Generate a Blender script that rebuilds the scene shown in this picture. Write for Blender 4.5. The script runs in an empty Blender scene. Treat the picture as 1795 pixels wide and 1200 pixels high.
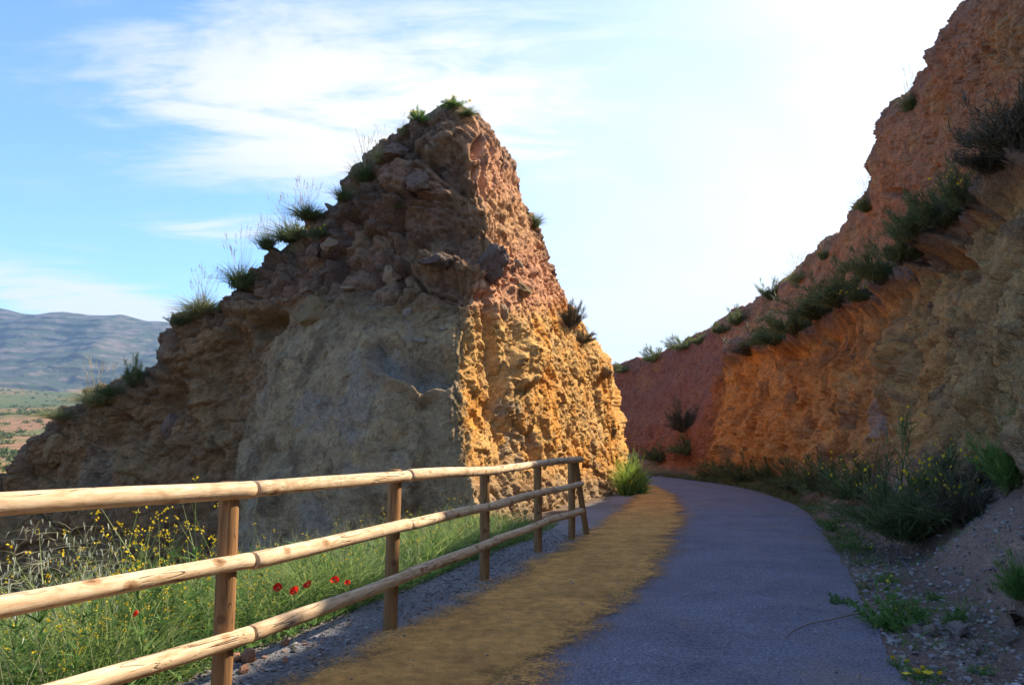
import bpy, math, random
import numpy as np
R = math.radians
rng = np.random.default_rng(7)
random.seed(7)

# ------------------------------------------------------------------ camera
F_PX = 1381.0            # focal length in pixels of a 1795 wide frame
EYE = 1.36
PITCH = math.atan(175.0 / F_PX)
scene = bpy.context.scene
col = scene.collection
cam_data = bpy.data.cameras.new("camera")
cam_data.sensor_width = 36.0
cam_data.lens = F_PX / 1795.0 * 36.0
cam_data.clip_start = 0.05
cam_data.clip_end = 30000.0
cam = bpy.data.objects.new("camera", cam_data)
cam.location = (0, 0, EYE)
cam.rotation_euler = (math.pi / 2 + PITCH, 0, 0)
col.objects.link(cam)
scene.camera = cam

# ------------------------------------------------------------------ sky and sun
SUN_AZ, SUN_EL = R(62.0), R(42.0)      # azimuth measured from +Y towards +X
SUN_VEC = np.array([math.sin(SUN_AZ) * math.cos(SUN_EL), math.cos(SUN_AZ) * math.cos(SUN_EL), math.sin(SUN_EL)])


class NT:
    """small helper that writes shader nodes"""
    def __init__(self, tree):
        self.t = tree
        tree.nodes.clear()

    def n(self, kind, **kw):
        nd = self.t.nodes.new(kind)
        for k, v in kw.items():
            if k.startswith("i_"):
                key = k[2:]
                key = int(key) if key.isdigit() else key.replace("_", " ")
                sock = nd.inputs[key]
                if hasattr(v, "is_output") or isinstance(v, bpy.types.NodeSocket):
                    self.t.links.new(v, sock)
                else:
                    sock.default_value = v
            else:
                setattr(nd, k, v)
        return nd

    def link(self, a, b):
        self.t.links.new(a, b)

    def math(self, op, a, b=None, c=None, clamp=False):
        nd = self.n("ShaderNodeMath", operation=op, use_clamp=clamp)
        for i, v in enumerate((a, b, c)):
            if v is None:
                continue
            if isinstance(v, bpy.types.NodeSocket):
                self.t.links.new(v, nd.inputs[i])
            else:
                nd.inputs[i].default_value = v
        return nd.outputs[0]

    def mix(self, fac, a, b, blend="MIX"):
        nd = self.n("ShaderNodeMix", data_type="RGBA", blend_type=blend)
        for i, v in ((0, fac), (6, a), (7, b)):
            if isinstance(v, bpy.types.NodeSocket):
                self.t.links.new(v, nd.inputs[i])
            elif i == 0:
                nd.inputs[i].default_value = v
            else:
                nd.inputs[i].default_value = (*v[:3], 1.0)
        return nd.outputs[2]

    def ramp(self, fac, stops):
        nd = self.n("ShaderNodeValToRGB")
        cr = nd.color_ramp
        while len(cr.elements) < len(stops):
            cr.elements.new(0.5)
        for e, (p, c) in zip(cr.elements, stops):
            e.position = p
            e.color = (*c[:3], 1.0) if hasattr(c, "__len__") else (c, c, c, 1.0)
        self.t.links.new(fac, nd.inputs[0])
        return nd.outputs[0]

    def noise(self, vec, scale, detail=4.0, rough=0.55, dist=0.0):
        nd = self.n("ShaderNodeTexNoise")
        nd.inputs["Scale"].default_value = scale
        nd.inputs["Detail"].default_value = detail
        nd.inputs["Roughness"].default_value = rough
        nd.inputs["Distortion"].default_value = dist
        if vec is not None:
            self.t.links.new(vec, nd.inputs["Vector"])
        return nd.outputs[0]

    def smooth(self, v, a, b):
        nd = self.n("ShaderNodeMapRange", interpolation_type="SMOOTHSTEP")
        self.t.links.new(v, nd.inputs[0])
        nd.inputs[1].default_value = a
        nd.inputs[2].default_value = b
        return nd.outputs[0]


def build_world():
    w = bpy.data.worlds.new("World")
    scene.world = w
    w.use_nodes = True
    t = NT(w.node_tree)
    sky = t.n("ShaderNodeTexSky", sky_type="NISHITA", sun_disc=False)
    sky.sun_elevation = SUN_EL
    sky.sun_rotation = SUN_AZ
    sky.altitude = 400
    sky.air_density = 1.0
    sky.dust_density = 0.6
    sky.ozone_density = 3.0
    tc = t.n("ShaderNodeTexCoord").outputs["Generated"]
    sep = t.n("ShaderNodeSeparateXYZ", i_0=tc)
    zc = t.math("MAXIMUM", t.math("ADD", sep.outputs[2], 0.06), 0.02)
    cx = t.math("DIVIDE", sep.outputs[0], zc)
    cy = t.math("DIVIDE", sep.outputs[1], zc)
    p = t.n("ShaderNodeCombineXYZ", i_0=cx, i_1=cy).outputs[0]     # a high flat cloud layer
    # wind-drawn fibres: rotate, stretch, warp
    mp = t.n("ShaderNodeMapping", i_0=p)
    mp.inputs["Rotation"].default_value = (0, 0, R(38))
    mp.inputs["Scale"].default_value = (0.75, 1.5, 1)
    fib = t.noise(mp.outputs[0], 1.5, 6.0, 0.62, 0.9)
    mp2 = t.n("ShaderNodeMapping", i_0=p)
    mp2.inputs["Rotation"].default_value = (0, 0, R(20))
    mp2.inputs["Scale"].default_value = (1.2, 3.2, 1)
    fib = t.math("ADD", t.math("MULTIPLY", fib, 0.72), t.math("MULTIPLY", t.noise(mp2.outputs[0], 3.2, 5.0, 0.7, 0.6), 0.30))
    big = t.noise(p, 0.62, 3.0, 0.55, 0.5)

    def blob(x, y, rx, ry, rot):
        m = t.n("ShaderNodeMapping", vector_type="TEXTURE", i_0=p)
        m.inputs["Location"].default_value = (x, y, 0)
        m.inputs["Rotation"].default_value = (0, 0, rot)
        m.inputs["Scale"].default_value = (rx, ry, 1)
        ln = t.n("ShaderNodeVectorMath", operation="LENGTH", i_0=m.outputs[0]).outputs["Value"]
        return t.math("SUBTRACT", 1.0, t.smooth(ln, 0.25, 1.0))
    b1 = blob(-0.48, 2.02, 1.0, 0.85, R(-12))
    b2 = blob(-2.2, 4.1, 0.75, 1.3, R(-14))
    b3 = blob(-0.95, 3.9, 0.9, 0.35, R(0))
    b4 = blob(-1.05, 2.95, 0.6, 0.3, R(10))
    blobs = t.math("MAXIMUM", t.math("MAXIMUM", b1, t.math("MULTIPLY", b4, 0.7)),
                   t.math("MAXIMUM", t.math("MULTIPLY", b2, 1.0), t.math("MULTIPLY", b3, 0.8)))
    wisp = t.math("MULTIPLY", t.smooth(t.math("ADD", fib, t.math("MULTIPLY", blobs, 0.25)), 0.53, 0.77),
                  t.math("ADD", 0.24, t.math("MULTIPLY", blobs, 0.66)))
    # broad milky veil that thickens towards the sun side
    side = t.math("ADD", t.math("MULTIPLY", cx, 0.55), t.math("MULTIPLY", cy, 0.16))
    veil = t.smooth(t.math("ADD", side, t.math("MULTIPLY", t.math("SUBTRACT", big, 0.5), 1.7)), -0.25, 1.1)
    dens = t.math("MINIMUM", t.math("ADD", wisp, t.math("MULTIPLY", veil, 0.86)), 1.0, clamp=True)
    # cloud brightness follows the sky around it: forward scatter near the sun
    dot = t.n("ShaderNodeVectorMath", operation="DOT_PRODUCT", i_0=tc)
    dot.inputs[1].default_value = tuple(SUN_VEC)
    fwd = t.math("POWER", t.math("MAXIMUM", dot.outputs["Value"], 0.0), 3.0)
    cb = t.math("ADD", 3.5, t.math("MULTIPLY", fwd, 1.5))
    cc = t.n("ShaderNodeVectorMath", operation="SCALE")
    cc.inputs[0].default_value = (1.0, 0.995, 0.97)
    t.link(cb, cc.inputs["Scale"])
    skyc = t.mix(1.0, sky.outputs[0], (0.76, 0.92, 1.09), "MULTIPLY")
    out = t.mix(dens, skyc, cc.outputs[0])
    bg = t.n("ShaderNodeBackground", i_0=out)
    bg.inputs[1].default_value = 0.15
    o = t.n("ShaderNodeOutputWorld")
    t.link(bg.outputs[0], o.inputs[0])


build_world()
sun_data = bpy.data.lights.new("sun", "SUN")
sun_data.energy = 5.0
sun_data.angle = R(0.55)
sun_data.color = (1.0, 0.90, 0.74)
sun = bpy.data.objects.new("sun", sun_data)
sun.rotation_euler = (math.pi / 2 - SUN_EL, 0, -SUN_AZ + math.pi)
sun.location = (20, 20, 30)
col.objects.link(sun)
vs = scene.view_settings
vs.view_transform = "Standard"
vs.look = "None"
vs.exposure = 1.06
vs.gamma = 1.0
vs.use_curve_mapping = False
scene.cycles.use_denoising = True
scene.cycles.max_bounces = 5
scene.cycles.diffuse_bounces = 3
scene.cycles.transparent_max_bounces = 8
scene.cycles.volume_bounces = 0

# ------------------------------------------------------------------ numeric helpers
CT, ST = math.cos(PITCH), math.sin(PITCH)


def P(px, py, d):
    """photo pixel + distance ahead (world Y) -> world point"""
    a = (px - 897.5) / F_PX
    b = (600.0 - py) / F_PX
    ry = CT - b * ST
    rz = ST + b * CT
    k = d / ry
    return np.array([a * k, d, EYE + rz * k])


def proj(v):
    x, y, z = v[:, 0], v[:, 1], v[:, 2] - EYE
    fw = np.maximum(y * CT + z * ST, 0.05)
    up = -y * ST + z * CT
    return 897.5 + F_PX * x / fw, 600.0 - F_PX * up / fw


def _hash(ix, iy, iz, seed):
    h = (ix.astype(np.uint32) * np.uint32(374761393) + iy.astype(np.uint32) * np.uint32(668265263)
         + iz.astype(np.uint32) * np.uint32(2246822519) + np.uint32(seed * 3266489917 & 0xFFFFFFFF))
    h = (h ^ (h >> np.uint32(15))) * np.uint32(2246822519)
    h = (h ^ (h >> np.uint32(13))) * np.uint32(3266489917)
    return h ^ (h >> np.uint32(16))


def _hf(ix, iy, iz, seed):
    return _hash(ix, iy, iz, seed).astype(np.float32) * np.float32(1 / 4294967295.0)


def vnoise(p, seed=0):
    p = np.asarray(p, dtype=np.float32)
    f = np.floor(p)
    i = f.astype(np.int64)
    t = p - f
    t = t * t * t * (t * (t * 6 - 15) + 10)
    x, y, z = i[:, 0], i[:, 1], i[:, 2]
    out = 0
    for dx in (0, 1):
        wx = t[:, 0] if dx else 1 - t[:, 0]
        for dy in (0, 1):
            wy = t[:, 1] if dy else 1 - t[:, 1]
            for dz in (0, 1):
                wz = t[:, 2] if dz else 1 - t[:, 2]
                out = out + wx * wy * wz * _hf(x + dx, y + dy, z + dz, seed)
    return out * 2 - 1


ROT = np.array([[0.80, 0.36, -0.48], [-0.60, 0.48, -0.64], [0.0, 0.80, 0.60]], dtype=np.float32)


def fbm(p, octv=4, seed=0, gain=0.5, ridged=False):
    p = np.asarray(p, dtype=np.float32)
    a, s, tot = 1.0, 0, 0.0
    for o in range(octv):
        n = vnoise(p, seed + o * 17)
        if ridged:
            n = 1 - 2 * np.abs(n)
        s = s + a * n
        tot += a
        a *= gain
        p = (p @ ROT) * 2.03 + 3.7
    return s / tot


def cells(p, seed=0):
    """nearest cell: F1, F2, three random numbers of the cell, offset to its centre"""
    p = np.asarray(p, dtype=np.float32)
    i = np.floor(p).astype(np.int64)
    f = p - np.floor(p).astype(np.float32)
    n = len(p)
    d1 = np.full(n, 9.0, np.float32)
    d2 = np.full(n, 9.0, np.float32)
    best = np.zeros((n, 3), np.float32)
    cid = np.zeros((n, 3), np.int64)
    for dx in (-1, 0, 1):
        for dy in (-1, 0, 1):
            for dz in (-1, 0, 1):
                c = i + np.array([dx, dy, dz])
                off = np.stack([_hf(c[:, 0], c[:, 1], c[:, 2], seed + k) for k in (1, 2, 3)], 1)
                v = np.array([dx, dy, dz], np.float32) + off - f
                d = (v * v).sum(1)
                m = d < d1
                d2 = np.where(m, d1, np.minimum(d2, d))
                best[m] = v[m]
                cid[m] = c[m]
                d1 = np.where(m, d, d1)
    r = np.stack([_hf(cid[:, 0], cid[:, 1], cid[:, 2], seed + 40 + k) for k in range(4)], 1)
    return np.sqrt(d1), np.sqrt(d2), r, best


def facets(p, seed=0):
    """broken rock: every cell is a chip with its own tilt"""
    f1, f2, r, v = cells(p, seed)
    g = r[:, :3] * 2 - 1
    return (g * v).sum(1) * 0.9 + (r[:, 3] - 0.5) * 0.9, np.clip((f2 - f1) * 4, 0, 1)


def sstep(x, a, b):
    t = np.clip((x - a) / (b - a), 0, 1)
    return t * t * (3 - 2 * t)


def catmull(ctrl, ts, axis):
    c = np.moveaxis(ctrl, axis, 0)
    n = len(c)
    i = np.clip(np.floor(ts).astype(int), 0, n - 2)
    t = (ts - i).reshape(-1, *([1] * (c.ndim - 1)))
    p0 = c[np.maximum(i - 1, 0)]
    p1 = c[i]
    p2 = c[i + 1]
    p3 = c[np.minimum(i + 2, n - 1)]
    k = 0.40
    m1 = (p2 - p0) * k
    m2 = (p3 - p1) * k
    r = (2 * t**3 - 3 * t**2 + 1) * p1 + (t**3 - 2 * t**2 + t) * m1 + (-2 * t**3 + 3 * t**2) * p2 + (t**3 - t**2) * m2
    return np.moveaxis(r, 0, axis)


def spread(weights, n):
    """n parameters over len(weights) intervals, denser where the weight is larger"""
    w = np.asarray(weights, float)
    cum = np.concatenate([[0], np.cumsum(w)]) / w.sum()
    return np.interp(np.linspace(0, 1, n), cum, np.arange(len(cum)))


def grid_normals(g):
    du = np.gradient(g, axis=0)
    dv = np.gradient(g, axis=1)
    n = np.cross(du, dv)
    return n / np.maximum(np.linalg.norm(n, axis=2, keepdims=True), 1e-9)


# ------------------------------------------------------------------ mesh helpers
def make_mesh(name, verts, faces, mats, smooth=True, attrs=None, mat_idx=None):
    """faces: (n,k) int array or list of such arrays"""
    me = bpy.data.meshes.new(name)
    verts = np.ascontiguousarray(verts, dtype=np.float32)
    fl = faces if isinstance(faces, list) else [faces]
    fl = [np.asarray(f, dtype=np.int32) for f in fl if len(f)]
    me.vertices.add(len(verts))
    me.vertices.foreach_set("co", verts.ravel())
    loops = np.concatenate([f.ravel() for f in fl])
    counts = np.concatenate([np.full(len(f), f.shape[1], np.int32) for f in fl])
    starts = np.concatenate([[0], np.cumsum(counts)[:-1]]).astype(np.int32)
    me.loops.add(len(loops))
    me.loops.foreach_set("vertex_index", loops)
    me.polygons.add(len(counts))
    me.polygons.foreach_set("loop_start", starts)
    me.polygons.foreach_set("loop_total", counts)
    me.polygons.foreach_set("use_smooth", np.full(len(counts), smooth, bool))
    if mat_idx is not None:
        me.polygons.foreach_set("material_index", np.asarray(mat_idx, np.int32))
    for m in (mats if isinstance(mats, (list, tuple)) else [mats]):
        me.materials.append(m)
    for k, a in (attrs or {}).items():
        a = np.ascontiguousarray(a, dtype=np.float32)
        if a.ndim == 1:
            me.attributes.new(k, "FLOAT", "POINT").data.foreach_set("value", a)
        else:
            if a.shape[1] == 3:
                a = np.concatenate([a, np.ones((len(a), 1), np.float32)], 1)
            me.attributes.new(k, "FLOAT_COLOR", "POINT").data.foreach_set("color", np.ascontiguousarray(a).ravel())
    me.update(calc_edges=True)
    return me


def add(name, me, parent=None, label=None, cat=None, group=None, kind=None, loc=None, rot=None, scale=None):
    o = bpy.data.objects.new(name, me)
    col.objects.link(o)
    if parent is not None:
        o.parent = parent
    if label:
        o["label"] = label
    if cat:
        o["category"] = cat
    if group:
        o["group"] = group
    if kind is None and parent is not None and name in ("blades", "seed_stalks", "stems", "twigs", "flowers", "leaves", "spikelets"):
        kind = "stuff"                    # hair-fine pieces nobody could pick apart
    if kind:
        o["kind"] = kind
    if loc is not None:
        o.location = tuple(float(q) for q in loc)
    if rot is not None:
        o.rotation_euler = rot
    if scale is not None:
        o.scale = scale if hasattr(scale, "__len__") else (scale,) * 3
    return o


def grid_faces(nu, nv):
    i = np.arange(nu * nv).reshape(nu, nv)
    return np.stack([i[:-1, :-1], i[1:, :-1], i[1:, 1:], i[:-1, 1:]], -1).reshape(-1, 4)


# ------------------------------------------------------------------ materials
def new_mat(name):
    m = bpy.data.materials.new(name)
    m.use_nodes = True
    t = NT(m.node_tree)
    return m, t


def finish(t, color, rough=0.9, bump=None, strength=0.5, dist=0.02, spec=0.2, translucent=0.0, alpha=None):
    b = t.n("ShaderNodeBsdfPrincipled")
    if isinstance(color, bpy.types.NodeSocket):
        t.link(color, b.inputs["Base Color"])
    else:
        b.inputs["Base Color"].default_value = (*color, 1)
    b.inputs["Roughness"].default_value = rough
    b.inputs["Specular IOR Level"].default_value = spec
    if bump is not None:
        bn = t.n("ShaderNodeBump")
        bn.inputs["Strength"].default_value = strength
        bn.inputs["Distance"].default_value = dist
        t.link(bump, bn.inputs["Height"])
        t.link(bn.outputs[0], b.inputs["Normal"])
    sh = b.outputs[0]
    if translucent:
        tr = t.n("ShaderNodeBsdfTranslucent")
        if isinstance(color, bpy.types.NodeSocket):
            t.link(color, tr.inputs[0])
        else:
            tr.inputs[0].default_value = (*color, 1)
        mx = t.n("ShaderNodeMixShader")
        mx.inputs[0].default_value = translucent
        t.link(sh, mx.inputs[1])
        t.link(tr.outputs[0], mx.inputs[2])
        sh = mx.outputs[0]
    if alpha is not None:
        tp = t.n("ShaderNodeBsdfTransparent")
        mx = t.n("ShaderNodeMixShader")
        t.link(alpha, mx.inputs[0])
        t.link(tp.outputs[0], mx.inputs[1])
        t.link(sh, mx.inputs[2])
        sh = mx.outputs[0]
    o = t.n("ShaderNodeOutputMaterial")
    t.link(sh, o.inputs[0])


def rock_material(name, pebble=0.5, stain=(0.5, 0.42, 0.36)):
    m, t = new_mat(name)
    pos = t.n("ShaderNodeNewGeometry").outputs["Position"]
    base = t.n("ShaderNodeAttribute", attribute_name="col").outputs["Color"]
    n1 = t.noise(pos, 1.6, 4, 0.65, 0.4)
    n2 = t.noise(pos, 9.0, 4, 0.7)
    n3 = t.noise(pos, 48.0, 3, 0.7)
    c = t.mix(0.75, base, t.ramp(n1, [(0.25, (0.68, 0.66, 0.64)), (0.5, (1, 1, 1)), (0.75, (1.28, 1.2, 1.08))]), "MULTIPLY")
    c = t.mix(0.8, c, t.ramp(n2, [(0.28, (0.62, 0.60, 0.60)), (0.5, (1, 1, 1)), (0.72, (1.35, 1.3, 1.2))]), "MULTIPLY")
    c = t.mix(0.7, c, t.ramp(n3, [(0.3, (0.55, 0.53, 0.52)), (0.5, (1, 1, 1)), (0.7, (1.45, 1.42, 1.38))]), "MULTIPLY")
    n4 = t.noise(pos, 3.6, 3, 0.7, 0.8)
    c = t.mix(0.7, c, t.ramp(n4, [(0.36, (0.58, 0.53, 0.50)), (0.48, (1, 1, 1)), (0.60, (1.05, 1.02, 0.98)), (0.68, (1.35, 1.28, 1.12))]), "MULTIPLY")
    vor = t.n("ShaderNodeTexVoronoi", i_0=pos)
    vor.inputs["Scale"].default_value = 26.0
    vor.inputs["Randomness"].default_value = 1.0
    g = t.n("ShaderNodeSeparateColor", i_0=vor.outputs["Color"])
    pk = t.math("MULTIPLY", t.math("GREATER_THAN", g.outputs[0], 0.86), t.math("LESS_THAN", vor.outputs["Distance"], 0.34))
    c = t.mix(t.math("MULTIPLY", pk, pebble), c, (0.36, 0.31, 0.28))
    wp = t.n("ShaderNodeMix", data_type="VECTOR")
    wp.inputs[0].default_value = 0.10
    nv = t.n("ShaderNodeTexNoise", i_0=pos)
    nv.inputs["Scale"].default_value = 3.0
    t.link(pos, wp.inputs[4])
    nv.inputs["Detail"].default_value = 1.0
    t.link(nv.outputs["Color"], wp.inputs[5])
    stv = t.n("ShaderNodeMapping", i_0=wp.outputs[1])
    stv.inputs["Scale"].default_value = (4.2, 4.2, 2.6)
    ved = t.n("ShaderNodeTexVoronoi", feature="DISTANCE_TO_EDGE", i_0=stv.outputs[0])
    ved.inputs["Scale"].default_value = 1.0
    crk = t.math("MULTIPLY", t.math("SUBTRACT", 1.0, t.smooth(ved.outputs["Distance"], 0.0, 0.05)), t.smooth(n1, 0.42, 0.62))
    c = t.mix(t.math("MULTIPLY", crk, 0.15), c, t.mix(1.0, c, (0.45, 0.40, 0.36), "MULTIPLY"))
    h = t.math("ADD", t.math("MULTIPLY", n2, 0.8), t.math("MULTIPLY", n3, 0.35))
    h = t.math("SUBTRACT", h, t.math("MULTIPLY", crk, 0.16))
    h = t.math("ADD", h, t.math("MULTIPLY", pk, 0.12))
    finish(t, c, 0.95, h, 1.0, 0.09, 0.12)
    return m


M_ROCK = rock_material("weathered_rock")
M_BANK = rock_material("bank_rock", 0.35)


def simple_stone(name, c1, c2, scale=14.0):
    m, t = new_mat(name)
    oi = t.n("ShaderNodeObjectInfo")
    pos = t.n("ShaderNodeNewGeometry").outputs["Position"]
    n = t.noise(pos, scale, 6, 0.65)
    c = t.mix(n, c1, c2)
    c = t.mix(0.5, c, t.ramp(oi.outputs["Random"], [(0, (0.7, 0.7, 0.72)), (1, (1.3, 1.22, 1.1))]), "MULTIPLY")
    n2 = t.noise(pos, scale * 5, 4, 0.7)
    c = t.mix(0.6, c, t.ramp(n2, [(0.3, (0.6, 0.6, 0.6)), (0.7, (1.35, 1.33, 1.3))]), "MULTIPLY")
    finish(t, c, 0.92, t.math("ADD", n, t.math("MULTIPLY", n2, 0.4)), 0.7, 0.03, 0.15)
    return m


M_BOULDER_DARK = simple_stone("dark_boulder", (0.10, 0.075, 0.065), (0.19, 0.13, 0.10))
M_BOULDER_TAN = simple_stone("tan_boulder", (0.18, 0.125, 0.078), (0.31, 0.225, 0.145))
M_BOULDER_GREY = simple_stone("grey_boulder", (0.19, 0.155, 0.125), (0.33, 0.28, 0.23))
M_BOULDER_OCHRE = simple_stone("ochre_boulder", (0.16, 0.105, 0.050), (0.27, 0.19, 0.095))
M_STONE = simple_stone("verge_stone", (0.15, 0.105, 0.085), (0.30, 0.235, 0.20), 30)
M_STONE_RED = simple_stone("red_stone", (0.30, 0.14, 0.08), (0.45, 0.24, 0.15), 30)


def foliage(name, c1, c2, trans=0.35, rough=0.6):
    m, t = new_mat(name)
    a = t.n("ShaderNodeAttribute", attribute_name="tint").outputs["Fac"]
    oi = t.n("ShaderNodeObjectInfo")
    c = t.mix(a, c1, c2)
    c = t.mix(0.6, c, t.ramp(oi.outputs["Random"], [(0, (0.75, 0.8, 0.75)), (1, (1.25, 1.18, 1.1))]), "MULTIPLY")
    finish(t, c, rough, spec=0.25, translucent=trans)
    return m


M_ESPARTO = foliage("esparto_blades", (0.055, 0.085, 0.022), (0.16, 0.19, 0.06), 0.4)
M_PALE_GRASS = foliage("dry_pale_grass", (0.17, 0.18, 0.06), (0.36, 0.33, 0.15), 0.45)
M_STALK = foliage("seed_stalk", (0.30, 0.25, 0.14), (0.48, 0.40, 0.26), 0.3)
M_BROOM = foliage("broom_twigs", (0.066, 0.095, 0.034), (0.19, 0.215, 0.085), 0.4)
M_BROOM_BROWN = foliage("dry_broom_twigs", (0.062, 0.056, 0.036), (0.125, 0.108, 0.064), 0.2)
M_WEED = foliage("weed_leaves", (0.060, 0.15, 0.030), (0.17, 0.28, 0.07), 0.45)
M_MEADOW = foliage("meadow_blades", (0.050, 0.13, 0.018), (0.36, 0.42, 0.13), 0.5)
M_DRYSTEM = foliage("dry_stems", (0.30, 0.28, 0.16), (0.50, 0.46, 0.30), 0.35)
M_OAT = foliage("oat_spikelets", (0.45, 0.47, 0.33), (0.68, 0.68, 0.55), 0.45)
M_SUN_TINT = foliage("sun_tinted_weeds", (0.16, 0.29, 0.035), (0.44, 0.52, 0.12), 0.5)  # paler leaves: sunlight on the corner clump put into the colour
M_VERGE = foliage("verge_blades", (0.045, 0.085, 0.025), (0.20, 0.20, 0.075), 0.35)
M_STEM = foliage("green_stems", (0.11, 0.17, 0.045), (0.24, 0.28, 0.10), 0.3)
M_YELLOW = foliage("yellow_petals", (0.78, 0.50, 0.015), (0.85, 0.68, 0.04), 0.35)
M_RED = foliage("poppy_petals", (0.72, 0.016, 0.010), (0.85, 0.05, 0.02), 0.45)
M_WOODY = foliage("woody_stems", (0.055, 0.040, 0.028), (0.11, 0.085, 0.06), 0.0, 0.9)
M_DARKCORE = foliage("poppy_heart", (0.01, 0.01, 0.012), (0.03, 0.03, 0.03), 0.0)
# ------------------------------------------------------------------ plan of the place
FENCE_Y = np.array([-12, 0, 2.2, 4.15, 6.0, 8.1, 10.1, 11.45, 16, 22, 26, 31, 36, 60.])
FENCE_X = np.array([-8.5, -3.55, -2.47, -1.48, -0.90, -0.26, 0.36, 0.86, 2.0, 3.6, 4.2, 3.9, 1.5, -20.])
ROAD_R = np.array([(0.3, -8), (1.05, -2), (1.5, 1), (1.83, 3), (2.14, 4.42), (2.86, 6.6), (3.7, 9), (4.55, 11.7), (5.6, 15), (6.3, 18), (6.85, 22), (6.95, 25.5), (6.6, 29), (5.7, 33), (3.6, 37.5), (0, 42), (-8, 48), (-20, 55.)])
ROAD_L = np.array([(-2.2, -8), (-1.3, -2), (-.75, 1), (-.52, 3), (.0, 4.42), (.90, 6.6), (1.70, 9), (2.45, 11.7), (3.25, 15), (3.8, 18), (4.25, 22), (4.38, 25.5), (4.1, 28.5), (3.3, 31.5), (1.6, 34.8), (-1, 38), (-9, 44), (-21, 51.)])
SAND_L = np.array([(-3.6, -8), (-2.5, -2), (-1.95, 1), (-1.95, 3), (-1.48, 4.42), (-.72, 6.6), (.02, 9), (.85, 11.7), (1.72, 15), (2.5, 18), (3.35, 22), (3.6, 25.5), (3.4, 27.8), (2.6, 30.5), (1, 33.6), (-1.5, 37), (-9.5, 43), (-21.5, 50.)])
FOOT_Y = np.array([-12, 0, 3.5, 6, 7.5, 9, 10.5, 12, 14, 17.5, 22, 26, 31, 36, 42, 50.])
FOOT_X = np.array([3.6, 4.6, 4.8, 4.95, 5.05, 5.35, 5.7, 6.0, 6.45, 7.2, 8.0, 8.2, 7.5, 6.6, 5.7, 3.7])


def ground_z(x, y):
    x = np.asarray(x, float)
    y = np.asarray(y, float)
    s = np.interp(y, FENCE_Y, FENCE_X) - x
    z = -0.09 * np.maximum(s - 0.55, 0) - 0.26 * np.maximum(s - 3.2, 0)
    z = np.where(z < -2.2, -2.2 + (z + 2.2) * 0.25, z)
    r = np.hypot(x, y)
    # shallow verge that climbs to the foot of the bank
    rr = np.interp(y, ROAD_R[:, 1], ROAD_R[:, 0])
    ft = np.interp(y, FOOT_Y, FOOT_X)
    up = np.clip((x - rr - 0.1) / np.maximum(ft - rr, 0.3), 0, 1.6)
    wob = fbm(np.stack([x * .9, y * .9, np.zeros_like(x)], -1).reshape(-1, 3), 3, 13).reshape(x.shape)
    e = x - rr - np.interp(y, [3, 9, 14, 30], [0.95, 0.85, 0.45, 0.35]) + 0.28 * wob
    rise = np.interp(y, [4, 11, 16, 32], [0.85, 0.85, 0.6, 0.22]) * (np.sqrt(np.maximum(e, -0.3)**2 + 0.02) + np.maximum(e, -0.3)) * 0.5
    z = np.where((x > rr) & (y < 45), np.minimum(rise * np.clip((x - rr) * 3, 0, 1), 1.5), z)
    z = np.maximum(z, -7.0)
    far = sstep(r, 38, 75)
    base = -8.5 + 0.0 * r
    zf = base + np.maximum(r - 160, 0) * 0.020 + np.maximum(r - 420, 0) * 0.045
    p = np.stack([x / 170, y / 170, np.zeros_like(x)], -1).reshape(-1, 3)
    hills = fbm(p, 5, 3).reshape(x.shape)
    zf = zf + hills * np.clip((r - 120) * 0.02, 0, 30)
    z = z * (1 - far) + zf * far
    near = np.clip(1 - r / 45, 0, 1)
    q = np.stack([x * 1.3, y * 1.3, np.zeros_like(x)], -1).reshape(-1, 3)
    bump = fbm(q, 4, 11).reshape(x.shape)
    off = np.maximum(np.maximum(s - 0.3, 0), np.maximum(x - rr - 0.15, 0))
    return z + bump * (0.10 + 0.08 * (x > rr + .6)) * np.clip(off, 0, 1) * (near > 0) - 0.012


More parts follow.
